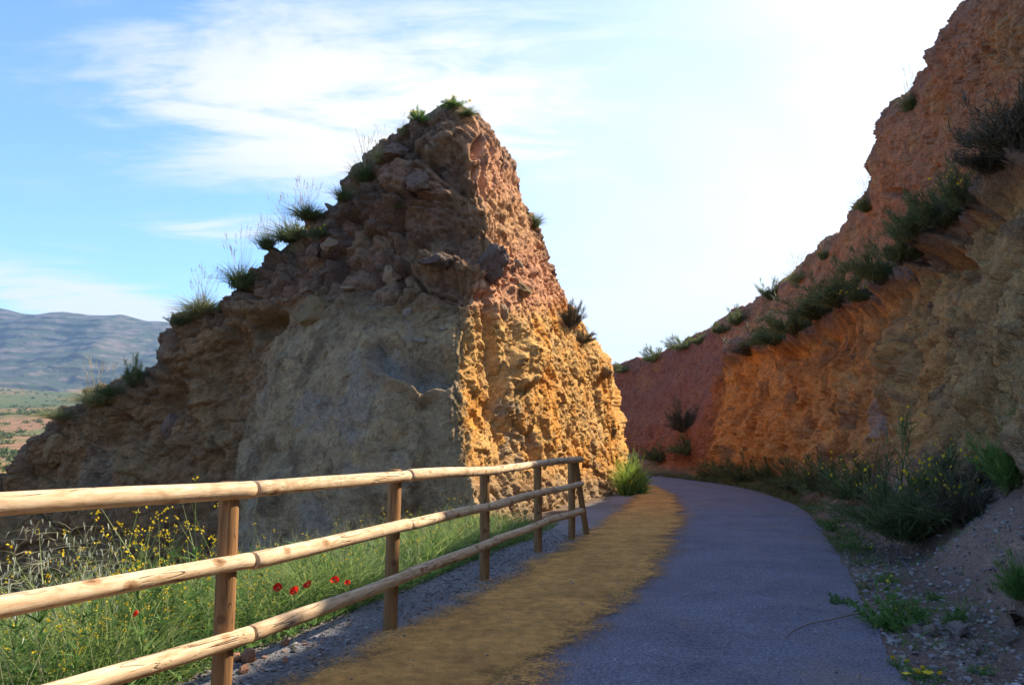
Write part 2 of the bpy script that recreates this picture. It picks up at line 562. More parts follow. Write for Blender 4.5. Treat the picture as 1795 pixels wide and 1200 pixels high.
def build_ground():
    def axis(lo, hi, step, near_lo, near_hi, n):
        mid = np.arange(near_lo, near_hi + 1e-6, step)
        a = near_hi + np.geomspace(step, hi - near_hi, n)
        b = near_lo - np.geomspace(step, near_lo - lo, n)[::-1]
        return np.concatenate([b, mid, a])
    xs = axis(-6800, 6800, 0.12, -16, 9, 130)
    ys = axis(-6800, 6800, 0.12, 0, 26, 130)
    X, Y = np.meshgrid(xs, ys, indexing="ij")
    Z = ground_z(X, Y)
    v = np.stack([X, Y, Z], -1).reshape(-1, 3)
    x, y = X.ravel(), Y.ravel()
    r = np.hypot(x, y)
    s = np.interp(y, FENCE_Y, FENCE_X) - x
    n1 = fbm(v * 0.7, 4, 21)
    n2 = fbm(v * np.array([1 / 60, 1 / 60, 0.]), 5, 22)
    n3 = fbm(v * np.array([1 / 9, 1 / 9, 0.]), 4, 24)
    gravel = np.array([0.25, 0.23, 0.225])
    soil = np.array([0.20, 0.135, 0.085])
    c = gravel[None] * (1 + 0.15 * n1[:, None])
    m = sstep(s + n1 * 0.25, 0.55, 0.9)[:, None]
    c = c * (1 - m) + soil * m
    rr = np.interp(y, ROAD_R[:, 1], ROAD_R[:, 0])
    m = sstep(x - rr + n1 * 0.1, -0.25, 0.0)[:, None]
    c = c * (1 - m) + np.array([0.18, 0.120, 0.090]) * m
    m = sstep(x - rr + n1 * 0.3, 0.8, 1.1)[:, None]
    slope_c = np.array([0.29, 0.190, 0.140]) * sstep(y, 14, 11)[:, None] + np.array([0.40, 0.205, 0.105]) * sstep(y, 11, 14)[:, None]
    c = c * (1 - m) + slope_c * m
    # open plain: dry yellow grass, green scrub, red earth further off
    yel = np.array([0.40, 0.23, 0.060])
    grn = np.array([0.10, 0.125, 0.04])
    red = np.array([0.24, 0.13, 0.070])
    m = sstep(n3 + n2 * 0.8, -0.05, 0.35)[:, None]
    pl = yel * (1 - m) + grn * m
    m = sstep(r + n2 * 60, 230, 330)[:, None]
    pl = pl * (1 - m) + (red * (1 - sstep(n3, 0.1, 0.4))[:, None] + grn * sstep(n3, 0.1, 0.4)[:, None]) * m
    m = sstep(r + n2 * 300, 700, 1100)[:, None]
    n4 = fbm(v * np.array([1 / 150, 1 / 45, 0.]), 5, 26)
    k4 = sstep(n4, -.1, .35)[:, None]
    pl = pl * (1 - m) + (grn * 0.75 * (1 - k4) + (red * .6 + yel * .25) * k4) * m
    m = sstep(r, 30, 55)[:, None]
    c = c * (1 - m) + pl * m
    mat, t = new_mat("gravel_and_soil")
    pos = t.n("ShaderNodeNewGeometry").outputs["Position"]
    base = t.n("ShaderNodeAttribute", attribute_name="col").outputs["Color"]
    a = t.noise(pos, 55, 4, 0.75)
    b = t.noise(pos, 6, 5, 0.6)
    vor = t.n("ShaderNodeTexVoronoi", i_0=pos)
    vor.inputs["Scale"].default_value = 60
    cc = t.mix(0.85, base, t.ramp(a, [(0.3, (0.45, 0.45, 0.46)), (0.5, (1, 1, 1)), (0.7, (1.6, 1.58, 1.55))]), "MULTIPLY")
    cc = t.mix(0.6, cc, t.ramp(b, [(0.3, (0.75, 0.72, 0.7)), (0.7, (1.2, 1.2, 1.2))]), "MULTIPLY")
    far = t.noise(pos, 0.11, 6, 0.75)
    cc = t.mix(0.8, cc, t.ramp(far, [(0.38, (0.5, 0.55, 0.5)), (0.5, (1, 1, 1)), (0.66, (1.25, 1.2, 1.15))]), "MULTIPLY")
    h = t.math("ADD", a, t.math("MULTIPLY", vor.outputs["Distance"], 0.8))
    finish(t, cc, 0.95, h, 0.9, 0.02, 0.15)
    me = make_mesh("ground", v, grid_faces(len(xs), len(ys)), mat, attrs={"col": c})
    add("ground", me, kind="structure", label="gravel, soil and open dry plain running out to the mountain")


def strip_between(L, Rr, n, m, z, name, mat, label, crown=0.0):
    def dense(A):
        d = np.concatenate([[0], np.cumsum(np.hypot(*np.diff(A, axis=0).T))])
        k = np.linspace(0, len(A) - 1, n)
        return catmull(A, k, 0)
    l, r = dense(L), dense(Rr)
    w = np.stack([r[:, 0] * 3, r[:, 1] * 3, r[:, 0] * 0], 1)
    r[:, 0] += 0.05 * fbm(w, 4, 19) + 0.05 * fbm(w * .25, 2, 20)
    t = np.linspace(0, 1, m)
    g = l[:, None, :] * (1 - t)[None, :, None] + r[:, None, :] * t[None, :, None]
    zz = z + crown * (1 - (2 * t - 1)**2)[None, :] * np.ones((n, 1))
    v = np.concatenate([g, zz[..., None]], -1).reshape(-1, 3)
    ac = np.tile(t, n)
    me = make_mesh(name, v, grid_faces(n, m), mat, attrs={"across": ac})
    o = add(name, me, kind="structure", label=label)
    # winding so that the top faces up
    if me.polygons[0].normal.z < 0:
        me.flip_normals()
    return o


def build_road():
    m, t = new_mat("purple_grey_asphalt")
    pos = t.n("ShaderNodeNewGeometry").outputs["Position"]
    a = t.math("ADD", t.math("MULTIPLY", t.noise(pos, 110, 3, 0.75), 0.55), t.math("MULTIPLY", t.noise(pos, 42, 3, 0.8), 0.45))
    a = t.math("ADD", t.math("MULTIPLY", t.math("SUBTRACT", a, 0.5), 1.5), 0.5)
    b = t.noise(pos, 1.3, 5, 0.6, 0.3)
    vor = t.n("ShaderNodeTexVoronoi", i_0=pos)
    vor.inputs["Scale"].default_value = 90
    c = t.ramp(a, [(0.28, (0.055, 0.051, 0.063)), (0.5, (0.150, 0.139, 0.168)), (0.72, (0.36, 0.335, 0.385))])
    c = t.mix(0.9, c, t.ramp(b, [(0.3, (0.74, 0.73, 0.76)), (0.5, (1, 1, 1)), (0.7, (1.22, 1.2, 1.17))]), "MULTIPLY")
    dust = t.smooth(t.math("ADD", t.noise(pos, 0.7, 6, 0.7, 0.6), t.math("MULTIPLY", a, 0.25)), 0.62, 0.85)
    c = t.mix(t.math("MULTIPLY", dust, 0.5), c, (0.27, 0.19, 0.125))
    ckn = t.noise(pos, 0.9, 6, 0.6, 1.5)
    crack = t.math("SUBTRACT", 1.0, t.smooth(t.math("ABSOLUTE", t.math("SUBTRACT", ckn, 0.56)), 0.0, 0.0035))
    c = t.mix(t.math("MULTIPLY", crack, 0.6), c, (0.03, 0.028, 0.03))
    # faint cross joints and a darker worn lane, as on the photograph's surface
    h = t.math("ADD", a, t.math("MULTIPLY", vor.outputs["Distance"], 0.6))
    finish(t, c, 0.9, h, 0.8, 0.012, 0.25)
    A = ROAD_L.copy()
    A[:, 0] -= 0.25
    strip_between(A, ROAD_R, 900, 12, -0.004, "road", m, "purple-grey asphalt path curving away between the rock walls", 0.01)

    m, t = new_mat("yellow_crushed_sand")
    pos = t.n("ShaderNodeNewGeometry").outputs["Position"]
    ac = t.n("ShaderNodeAttribute", attribute_name="across").outputs["Fac"]
    a = t.noise(pos, 90, 4, 0.75)
    b = t.noise(pos, 1.7, 6, 0.65, 0.5)
    d = t.noise(pos, 11, 4, 0.6)
    c = t.ramp(a, [(0.28, (0.33, 0.152, 0.042)), (0.5, (0.72, 0.350, 0.100)), (0.72, (0.88, 0.52, 0.20))])
    c = t.mix(0.75, c, t.ramp(b, [(0.3, (0.62, 0.60, 0.58)), (0.7, (1.28, 1.26, 1.2))]), "MULTIPLY")
    c = t.mix(0.8, c, t.ramp(d, [(0.3, (0.68, 0.65, 0.62)), (0.7, (1.25, 1.24, 1.2))]), "MULTIPLY")
    edge = t.math("MINIMUM", ac, t.math("SUBTRACT", 1.0, ac))            # 0 at both rims
    e = t.math("ADD", t.math("MULTIPLY", edge, 2.7), t.math("ADD", t.math("MULTIPLY", t.math("SUBTRACT", t.noise(pos, 38, 5, 0.75), 0.5), 1.6), t.math("MULTIPLY", t.math("SUBTRACT", b, 0.5), 1.1)))
    al = t.smooth(e, 0.22, 0.78)
    finish(t, c, 0.95, t.math("ADD", a, t.math("MULTIPLY", d, 2.5)), 1.0, 0.02, 0.1, alpha=al)
    A = SAND_L.copy()
    A[:, 0] -= 0.2
    B = ROAD_L.copy()
    B[:, 0] += 0.30
    strip_between(A, B, 260, 12, 0.012, "sand_strip", m, "ochre crushed sand strip along the fence side of the path", 0.012)


# ------------------------------------------------------------------ the big outcrop
def build_outcrop():
    front = [  # crest px, py, depth, foot px, foot depth
        (-260, 985, 24, -420, 23.5), (-120, 915, 23.2, -230, 22.3), (-20, 868, 22.4, -80, 20.8), (35, 806, 21.9, 5, 20.0),
        (62, 768, 21.7, 65, 19.5), (112, 724, 21.5, 130, 19.2), (200, 684, 21.2, 210, 18.7), (278, 640, 20.9, 280, 18.2),
        (310, 562, 20.6, 340, 17.6), (400, 516, 20.2, 410, 16.9), (440, 464, 19.8, 480, 16.2), (505, 410, 19.2, 550, 15.5),
        (592, 345, 18.6, 630, 15.0), (664, 256, 18.0, 705, 14.6), (718, 222, 17.6, 770, 14.4)]
    bul = [0, 0, 0, .1, .2, .2, .1, 0, -.2, -.15, .0, .35, .55, .6, .35]
    cols = []
    for (cx, cy, cd, fx, fd), b in zip(front, bul):
        A, B = P(fx, 1085, fd), P(cx, cy, cd)
        rows = []
        for t in (0, .25, .5, .75, 1):
            q = A * (1 - t) + B * t
            q = q + np.array([0.12, -1.0, 0]) * b * math.sin(math.pi * min(t * 1.25, 1))
            rows.append(q)
        back1 = B + np.array([-0.6, 3.0, -0.9])
        back2 = B + np.array([-2.5, 14.0, -7.5])
        cols.append([A + np.array([0, -.1, -1.2])] + rows + [back1, back2])

    def colp(pts, b1, b2):
        q = [P(*p) for p in pts]
        cols.append([q[0] + np.array([0.25, -0.1, -1.2])] + q + [q[-1] + np.array(b1), q[-1] + np.array(b2)])
    colp([(842, 960, 14.1), (806, 745, 14.8), (812, 565, 15.5), (846, 420, 16.2), (788, 186, 17.2)], (-0.9, 2.2, -0.5), (-5, 11, -7))
    colp([(872, 940, 14.7), (838, 745, 15.3), (846, 580, 15.9), (868, 430, 16.5), (815, 192, 17.5)], (-1.2, 2.0, -0.6), (-6, 10, -7))
    colp([(930, 915, 16.0), (905, 742, 16.5), (903, 590, 17.0), (902, 440, 17.7), (850, 222, 18.4)], (-1.6, 1.8, -0.8), (-7, 9, -7))
    colp([(1000, 890, 18.4), (985, 742, 18.8), (978, 620, 19.4), (940, 470, 20.2), (897, 300, 20.4)], (-1.8, 1.8, -0.8), (-8, 8, -7))
    colp([(1060, 868, 21.0), (1046, 742, 21.3), (1036, 625, 21.8), (980, 566, 22.4), (972, 482, 22.8)], (-2.0, 1.6, -0.8), (-8, 8, -6))
    colp([(1092, 857, 23.2), (1083, 742, 23.5), (1070, 648, 24.0), (1050, 612, 24.6), (1000, 572, 25.2)], (-2.0, 1.6, -0.8), (-8, 8, -6))
    colp([(1086, 848, 27.0), (1076, 745, 27.5), (1058, 665, 28.0), (1036, 632, 28.5), (1000, 600, 29.0)], (-2.2, 1.0, -0.8), (-8, 6, -5))
    colp([(1030, 838, 32.5), (1020, 755, 33.0), (1010, 690, 33.5), (995, 665, 34.0), (970, 640, 34.5)], (-2.4, 0.2, -0.8), (-9, 2, -4))
    colp([(800, 830, 39.0), (790, 760, 39.0), (780, 700, 39.0), (770, 680, 39.0), (760, 660, 39.0)], (-1.2, -2.0, -0.8), (-5, -7, -4))
    C = np.array(cols)                               # ncol x 7 x 3
    wu = []
    for a, b in zip(C[:-1], C[1:]):
        wu.append(np.linalg.norm((b - a)[2:6, :], axis=1).mean() / a[:, 1].mean())
    wu = np.array(wu)
    wu[:2] *= 0.5
    wu[13:20] *= 1.5
    wu[-3:] *= 0.12
    NU, NV = 860, 480
    us = spread(wu, NU)
    vs_ = spread([.12, 1.1, 1.0, 1.0, 1.0, 0.22, 0.10], NV)
    g = catmull(catmull(C, us, 0), vs_, 1)
    vs_ = vs_ - 1.0
    nrm = grid_normals(g)
    if nrm[NU // 2, NV // 3, 1] > 0:
        nrm = -nrm
    v = g.reshape(-1, 3)
    n = nrm.reshape(-1, 3)
    PX, PY = proj(v)
    U = np.repeat(us, NV)
    V = np.tile(vs_, NU)
    face = sstep(V, 4.35, 3.9)                        # 1 on the cut faces, 0 on the natural slope behind
    lit = sstep(U, 14.3, 15.3)                        # wall along the path
    p = v.astype(np.float32)
    q = p + 0.35 * np.stack([fbm(p * 0.8, 3, s) for s in (1, 2, 3)], 1)

    d = 0.38 * fbm(q * 0.45, 4, 5) * (1 - 0.65 * sstep(V, 2.9, 4.0))   # large swellings
    # drainage gullies running down the faces
    along = np.where(lit > 0.5, p[:, 1], p[:, 0]) + 0.30 * p[:, 2] * (1 - lit)
    gp = np.stack([along * 0.9, p[:, 2] * 0.16, np.zeros_like(along)], 1) + 0.25 * q * 0.5
    gul = fbm(gp, 4, 31, ridged=True)
    rough_left = sstep(PX + (PY - 700) * 0.35, 500, 400) * (1 - lit)
    d += face * gul * (0.08 + 0.22 * rough_left + 0.06 * lit)
    # the smooth grey apron stands proud of the fluted brown part beside it
    xb = np.interp(PY, [480, 520, 560, 640, 800, 1000], [600, 560, 525, 480, 432, 410])
    apron = sstep(PX + 70 * fbm(p * 0.9, 4, 8), xb - 45, xb + 60) * sstep(PY + 40 * fbm(p * 0.9, 4, 9), 470, 580) * (1 - lit)
    d += (0.30 + 0.15 * fbm(p * 0.9, 3, 15)) * apron * sstep(PX, 800, 640)
    d -= 0.30 * rough_left * sstep(PX, 250, 420)
    # strata of the upper part, dipping to the left
    zz = p[:, 2] + 0.10 * p[:, 0] + 0.5 * fbm(q * 0.5, 3, 12)
    upper = sstep(PY + 18 * fbm(p * 1.2, 3, 14), 560, 500) * (1 - lit * 0.6)
    lay = np.abs(((zz / 1.05) % 1.0) - 0.5) * 2
    lay2 = np.abs(((zz / 0.23 + 0.3) % 1.0) - 0.5) * 2
    d += face * upper * ((0.06 + 0.08 * sstep(fbm(p * 0.6, 2, 13), -.2, .3)) * sstep(lay, 0.15, 0.5) + 0.03 * sstep(lay2, 0.1, 0.5) - 0.08)
    # chips and blocks
    fA, eA = facets(q * np.array([1.5, 1.5, 1.1]), 61)
    q2 = p + 0.06 * np.stack([fbm(p * 2.5, 2, s) for s in (1, 2, 3)], 1)
    fB, eB = facets(q2 * np.array([3.6, 3.6, 2.0]), 71)
    fC, eC = facets(q2 * np.array([8.5, 8.5, 6.0]), 81)
    fE, eE = facets(q2 * np.array([17, 17, 13.]), 83)
    smooth_ap = apron * sstep(PY, 510, 585)
    ck = face * (1 - 0.80 * smooth_ap)
    low_lit = lit * sstep(PY, 540, 600)
    up_lit = lit * (1 - sstep(PY, 540, 600))
    w = p + 0.10 * np.stack([fbm(p * 2.0, 2, s) for s in (6, 7, 8)], 1)
    f1, f2, rE, _ = cells(w * np.array([0.95, 0.95, 1.5]), 55)
    blk = (rE[:, 0] - .5) * sstep(f2 - f1, 0.02, 0.14)
    d += ck * blk * (0.46 * upper * (1 - lit) + 0.26 * rough_left + 0.10 * up_lit)
    d -= ck * 0.14 * sstep(f2 - f1, 0.10, 0.0) * (upper * (1 - lit) + .5 * rough_left)
    f1, f2, rF, _ = cells(w * np.array([2.4, 2.4, 3.2]), 56)
    blk2 = (rF[:, 0] - .5) * sstep(f2 - f1, 0.02, 0.16)
    d += ck * blk2 * (0.16 * upper + 0.12 * rough_left + 0.03 * low_lit + .05 - .02 * lit)
    fD, eD = facets(q * np.array([0.85, 0.85, 0.75]), 51)
    d += ck * (0.20 * upper * (1 - lit) + 0.10 * rough_left + 0.05 * lit) * fD
    d -= ck * 0.10 * upper * (1 - lit) * (1 - eD)
    d += ck * (0.14 - 0.085 * lit) * fA
    d += ck * (0.065 - 0.012 * low_lit - .02 * up_lit + 0.02 * upper) * fB
    d += (face * (1 - 0.55 * smooth_ap)) * (0.020 + 0.018 * low_lit + 0.008 * up_lit) * fC
    d -= ck * 0.05 * (1 - eA)
    d += face * (0.010 + .010 * lit) * fE
    # pebbles set in the conglomerate
    f1, f2, r, _ = cells(p * 6.5, 91)
    pb = np.sqrt(np.clip(0.20 - f1**2 * (0.6 + r[:, 0]), 0, 1)) * (r[:, 1] > 0.45)
    cong = np.maximum(up_lit * 0.9, np.maximum(upper * 0.4, 0.2 * face * (1 - low_lit)))
    crestband = sstep(V, 3.35, 3.75) * (1 - lit)
    cong = np.maximum(cong, crestband)
    d += cong * pb * 0.085
    # vertical fissures and little niches on the upper lit wall
    fiss = fbm(np.stack([p[:, 1] * 3.2, p[:, 2] * 0.55, p[:, 0] * 0.5], 1), 3, 95, ridged=True)
    d -= up_lit * 0.10 * sstep(fiss, 0.45, 0.8)
    d += 0.025 * fbm(p * 9, 3, 97) * (1 - 0.4 * smooth_ap) + 0.012 * fbm(p * 26, 2, 99)

    # features seen on the photograph
    def ell(cx, cy, rx, ry, rot=0.0, soft=0.35):
        a = math.radians(rot)
        x = (PX - cx) * math.cos(a) + (PY - cy) * math.sin(a)
        y = -(PX - cx) * math.sin(a) + (PY - cy) * math.cos(a)
        w = 0.10 * fbm(p * 2.5, 3, int(cx))
        rr = np.sqrt((x / rx)**2 + (y / ry)**2) + w
        return sstep(rr, 1 + soft * 0.4, 1 - soft) * (V < 4)
    wv = 10 * fbm(p * 3.0, 3, 57)
    lipy = np.interp(PX, [650, 668, 700, 745, 790, 810], [628, 650, 678, 698, 688, 660]) + wv * .6
    ab = lipy - PY
    win = sstep(PX + wv, 655, 675) * sstep(PX + wv, 800, 785)
    scar = win * sstep(ab, 0, 7) * sstep(ab, 85, 12) * (V < 4)
    d -= 0.48 * scar
    d += 0.10 * win * sstep(ab, -22, -3) * sstep(ab, 4, -1)
    d -= 0.55 * ell(478, 572, 46, 24, -6, 0.3)                    # dark hollow under the gravel cap
    d += 0.30 * ell(450, 535, 60, 16, -8, 0.5)
    d -= 0.30 * ell(400, 640, 26, 80, 20, 0.6)
    d += 0.25 * ell(760, 470, 90, 18, 4, 0.4)                     # overhanging slab
    d -= 0.26 * ell(790, 512, 80, 18, 6, 0.5)
    d += 0.18 * ell(745, 345, 62, 48, 8, 0.25)
    d += 0.22 * ell(770, 250, 45, 40, 0, 0.3)
    d -= 0.35 * ell(832, 262, 9, 22, 10, 0.4)                     # two niches in the wall
    d -= 0.40 * ell(832, 302, 9, 14, 10, 0.4)
    d -= 0.22 * ell(862, 600, 9, 70, -8, 0.6)                     # cleft in the orange wall
    d -= 0.18 * ell(872, 690, 8, 55, 10, 0.6)
    d -= 0.20 * ell(930, 790, 9, 50, -12, 0.6)
    d += 0.22 * ell(912, 640, 26, 45, 12, 0.4)
    d -= 0.35 * ell(300, 700, 16, 50, 30, 0.6)                    # seams on the brown end
    d -= 0.25 * ell(200, 780, 14, 70, 30, 0.6)
    d += 0.25 * ell(80, 790, 30, 30, 0, 0.3)
    d += 0.05 * smooth_ap * fbm(q * np.array([1.2, 1.2, 2.2]), 4, 58) + 0.035 * smooth_ap * fbm(gp * 2.2, 3, 59, ridged=True)
    # natural slope behind is a soft rubbly hillside
    keep = 1 - sstep(V, 4.0, 4.3) * 0.55
    v = v + n * (d * keep)[:, None]

    # colour of the beds; the path-side wall also has sunlight put in
    nz = fbm(p * 1.1, 4, 41)
    nzs = fbm(p * 4.0, 3, 43)

    def c(*a):
        return np.array(a)[None]

    def blend(base, colr, m):
        m = np.clip(m, 0, 1)[:, None]
        return base * (1 - m) + colr * m
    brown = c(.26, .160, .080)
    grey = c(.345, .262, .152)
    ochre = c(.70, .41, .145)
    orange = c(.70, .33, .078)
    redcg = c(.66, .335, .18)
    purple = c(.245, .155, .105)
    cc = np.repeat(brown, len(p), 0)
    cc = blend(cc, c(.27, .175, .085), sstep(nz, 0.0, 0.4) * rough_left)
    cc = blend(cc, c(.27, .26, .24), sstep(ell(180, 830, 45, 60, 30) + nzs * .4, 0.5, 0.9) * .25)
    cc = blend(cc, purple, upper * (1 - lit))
    cc = blend(cc, c(.27, .175, .105), sstep(nz + lay * .3, 0.15, 0.5) * upper * (1 - lit))
    cc = blend(cc, c(.12, .082, .062), sstep(rE[:, 1], .6, .7) * upper * (1 - lit) * .8)
    cc = blend(cc, grey, apron * sstep(PY + 26 * nz, 545, 600))
    cc = blend(cc, c(.26, .195, .10), apron * (1 - sstep(PY + 26 * nz, 545, 600)) * 0.8)
    cc = blend(cc, c(.17, .125, .072), apron * sstep(nz + .5 * nzs, .05, .45) * .8)
    cc = blend(cc, c(.27, .245, .205), apron * sstep(-nz + .3 * nzs, .15, .5) * .6)
    cc = blend(cc, c(.29, .28, .27), scar * 0.55)
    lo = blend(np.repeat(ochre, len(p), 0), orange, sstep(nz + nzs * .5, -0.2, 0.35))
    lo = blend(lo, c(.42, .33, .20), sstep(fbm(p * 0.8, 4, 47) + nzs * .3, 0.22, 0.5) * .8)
    lo = blend(lo, c(.36, .27, .17), sstep(PY, 800, 870) * .8)  # greyer wall foot: its half shade put into the colour
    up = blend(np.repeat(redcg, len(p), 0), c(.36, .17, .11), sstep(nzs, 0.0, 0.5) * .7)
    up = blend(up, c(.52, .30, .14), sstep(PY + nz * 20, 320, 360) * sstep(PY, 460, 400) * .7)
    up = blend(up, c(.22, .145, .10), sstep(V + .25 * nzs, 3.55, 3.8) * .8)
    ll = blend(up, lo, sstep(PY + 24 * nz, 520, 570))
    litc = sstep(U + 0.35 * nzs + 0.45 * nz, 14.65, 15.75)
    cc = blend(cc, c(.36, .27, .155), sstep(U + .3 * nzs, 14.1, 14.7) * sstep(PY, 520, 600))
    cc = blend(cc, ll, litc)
    cc = blend(cc, c(.20, .15, .105), crestband * .7)
    cc = blend(cc, c(.22, .19, .10), sstep(V, 4.0, 4.3))
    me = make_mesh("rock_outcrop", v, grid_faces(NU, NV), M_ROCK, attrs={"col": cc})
    if me.polygons[(NU // 2) * (NV - 1) + NV // 3].normal.y > 0:
        me.flip_normals()
    o = add("rock_outcrop", me, label="tall pointed rock outcrop beside the fence, shaded front and orange sunlit flank", cat="rock outcrop")
    return o, v


# ------------------------------------------------------------------ the bank across the path
def build_bank():
    cols = []

    def colp(foot, outer, inner, crest, b1=(3.0, 1.2, 0.15), b2=(16, 4, 1.0)):
        f, o_, i_, c_ = [P(*a) if a[0] > 100 else np.array(a[1:]) for a in (foot, outer, inner, crest)]
        k = np.clip((24 - f[1]) / 10, 0.25, 1)
        low = f + np.array([-1.15 * k - .1, 0.15, -0.35])
        f = f + np.array([0.12, 0, 0.85 * k])
        mid = f * 0.5 + o_ * 0.5 + np.array([-0.10, -0.05, 0])
        ups = i_ * 0.5 + c_ * 0.5 + np.array([-0.05, 0, 0])
        cols.append([low, f, mid, o_, i_, ups, c_, c_ + np.array(b1), c_ + np.array(b2)])
    colp((850, 800, 58), (850, 740, 59), (850, 720, 60), (850, 690, 62), (3, 6, .2), (4, 20, 2))
    colp((1000, 803, 48), (1000, 730, 49), (1000, 710, 50), (1000, 665, 52), (3, 4, .2), (6, 16, 2))
    colp((1090, 812, 41.5), (1085, 745, 42.3), (1085, 720, 43), (1076, 645, 44.5), (3, 3, .2), (10, 14, 2))
    colp((1160, 822, 36.0), (1160, 745, 36.6), (1165, 715, 37.2), (1180, 610, 39.5), (3, 2, .2), (12, 8, 2))
    colp((1215, 832, 31.5), (1222, 750, 31.9), (1232, 705, 32.8), (1235, 584, 36.6), (3, 2, .2), (14, 6, 2))
    colp((1255, 836, 29.3), (1280, 642, 30.0), (1290, 620, 31.0), (1290, 552, 34.4))
    colp((1330, 848, 25.6), (1345, 608, 26.4), (1372, 575, 28.0), (1362, 503, 31.2))
    colp((1398, 868, 21.8), (1420, 590, 22.8), (1466, 540, 24.2), (1440, 441, 27.6))
    colp((1440, 890, 19.4), (1475, 566, 20.6), (1528, 484, 21.8), (1518, 352, 24.4))
    colp((1475, 910, 17.4), (1538, 538, 18.6), (1582, 450, 19.4), (1541, 275, 21.8))
    colp((1530, 938, 14.3), (1602, 490, 15.8), (1642, 400, 16.6), (1562, 212, 19.6))
    colp((1590, 962, 12.2), (1660, 455, 13.8), (1700, 335, 14.2), (1640, 100, 16.8))
    colp((1650, 986, 10.7), (1725, 400, 12.3), (1770, 270, 12.6), (1692, 18, 14.6))
    colp((1725, 1010, 9.2), (1800, 340, 10.8), (1850, 210, 11.1), (1765, -70, 12.6))
    colp((1840, 1045, 7.7), (1900, 280, 9.4), (1960, 140, 9.6), (1900, -235, 10.8))
    colp((0, 4.9, 5.2, .35), (0, 6.0, 6.4, 4.3), (0, 6.5, 6.4, 5.1), (0, 7.2, 7.4, 9.0))
    colp((0, 4.7, 1.5, .35), (0, 5.8, 2.4, 4.3), (0, 6.3, 2.4, 5.1), (0, 7.0, 3.0, 8.4))
    colp((0, 4.3, -4, .35), (0, 5.4, -4, 4.3), (0, 5.9, -4, 5.1), (0, 6.7, -4, 8.0))
    colp((0, 3.4, -12, .35), (0, 4.5, -12, 4.0), (0, 5.0, -12, 4.8), (0, 6.0, -12, 7.2))
    C = np.array(cols)
    wu = []
    for a, b in zip(C[:-1], C[1:]):
        wu.append(np.linalg.norm((b - a)[1:6, :], axis=1).mean() / max(a[:, 1].mean(), 8))
    wu = np.array(wu)
    wu[14:] *= 0.3
    wu[0] *= 0.5
    NU, NV = 820, 500
    us = spread(wu, NU)
    vs_ = spread([.6, 1.0, 1.0, .55, .9, .9, .22, .12], NV)
    g = catmull(catmull(C, us, 0), vs_, 1)
    nrm = grid_normals(g)
    if nrm[NU // 2, NV // 3, 0] > 0:
        nrm = -nrm
    v = g.reshape(-1, 3)
    n = nrm.reshape(-1, 3)
    PX, PY = proj(v)
    PX = np.where(v[:, 1] > 1, PX, 3000)
    U = np.repeat(us, NV)
    V = np.tile(vs_, NU)
    p = v.astype(np.float32)
    q = p + 0.35 * np.stack([fbm(p * 0.7, 3, s) for s in (101, 102, 103)], 1)
    lower = sstep(V, 3.3, 3.0)
    upw = sstep(V, 3.9, 4.2) * sstep(V, 6.2, 5.9)
    farred = sstep(U, 5.0, 4.4)
    near = sstep(U, 9.2, 10.6)
    talus = sstep(V, 1.45, 1.0)
    d = 0.42 * fbm(q * 0.40, 4, 105)
    along = p[:, 1] * 0.8 + p[:, 0] * 0.3 - 0.25 * p[:, 2] * near
    gp = np.stack([along * 0.75, p[:, 2] * 0.15, np.zeros_like(along)], 1) + 0.2 * q * 0.5
    d += (0.30 * lower + 0.12 * upw) * 1.35 * fbm(gp, 4, 107, ridged=True) * (1 - 0.5 * farred) * (1 - 0.6 * talus)
    gp2 = np.stack([along * 3.0, p[:, 2] * 0.30, p[:, 0] * 0.2], 1) + 0.15 * q
    d += (0.13 * lower + 0.06 * lower * near + 0.08 * upw) * fbm(gp2, 3, 109, ridged=True)
    fA, eA = facets(q * np.array([1.2, 1.2, 0.5]), 111)
    fB, eB = facets(q * np.array([3.3, 3.3, 1.6]), 121)
    fC, eC = facets(p * 8.0, 131)
    k = 1 - 0.75 * farred
    w = p + 0.10 * np.stack([fbm(p * 2.0, 2, s) for s in (6, 7, 8)], 1)
    f1, f2, rE, _ = cells(w * np.array([1.0, 1.0, 0.5]) + np.stack([0 * w[:, 2], .25 * w[:, 2], 0 * w[:, 2]], 1), 155)
    d += k * (rE[:, 0] - .5) * sstep(f2 - f1, 0.02, 0.18) * (0.34 * lower + 0.16 * upw) * (1 - .6 * talus)
    f1, f2, rF, _ = cells(w * np.array([2.5, 2.5, 1.0]) + np.stack([0 * w[:, 2], .6 * w[:, 2], 0 * w[:, 2]], 1), 156)
    d += (k * .8 + .2) * (rF[:, 0] - .5) * sstep(f2 - f1, 0.02, 0.18) * (0.17 * lower + 0.12 * upw + .05)
    d -= k * 0.10 * sstep(f2 - f1, 0.08, 0.0) * lower * (rF[:, 2] > .5)
    d += k * (0.10 * lower + 0.06 * upw) * fA * (1 - 0.5 * talus)
    d += k * (0.06 * lower + 0.045 * upw + .03) * fB
    d += (0.032 + 0.014 * near) * fC
    # gravelly lip of the bench overhangs the wall
    lip = sstep(V + 0.10 * fbm(p * 1.4, 3, 113), 2.72, 2.86) * sstep(V, 3.22, 3.02) * (1 - farred)
    d += lip * (0.26 + 0.16 * fbm(p * 1.3, 3, 117))
    d -= 0.16 * sstep(V, 2.35, 2.6) * sstep(V, 2.85, 2.7) * (1 - farred)
    f1, f2, r, _ = cells(p * 6.0, 141)
    pb = np.sqrt(np.clip(0.20 - f1**2 * (0.6 + r[:, 0]), 0, 1)) * (r[:, 1] > 0.5)
    cong = np.clip(np.maximum(lip, np.maximum(talus * 0.8, 0.35 * sstep(V, 5.6, 6.0))), 0, 1)
    d += cong * pb * 0.13
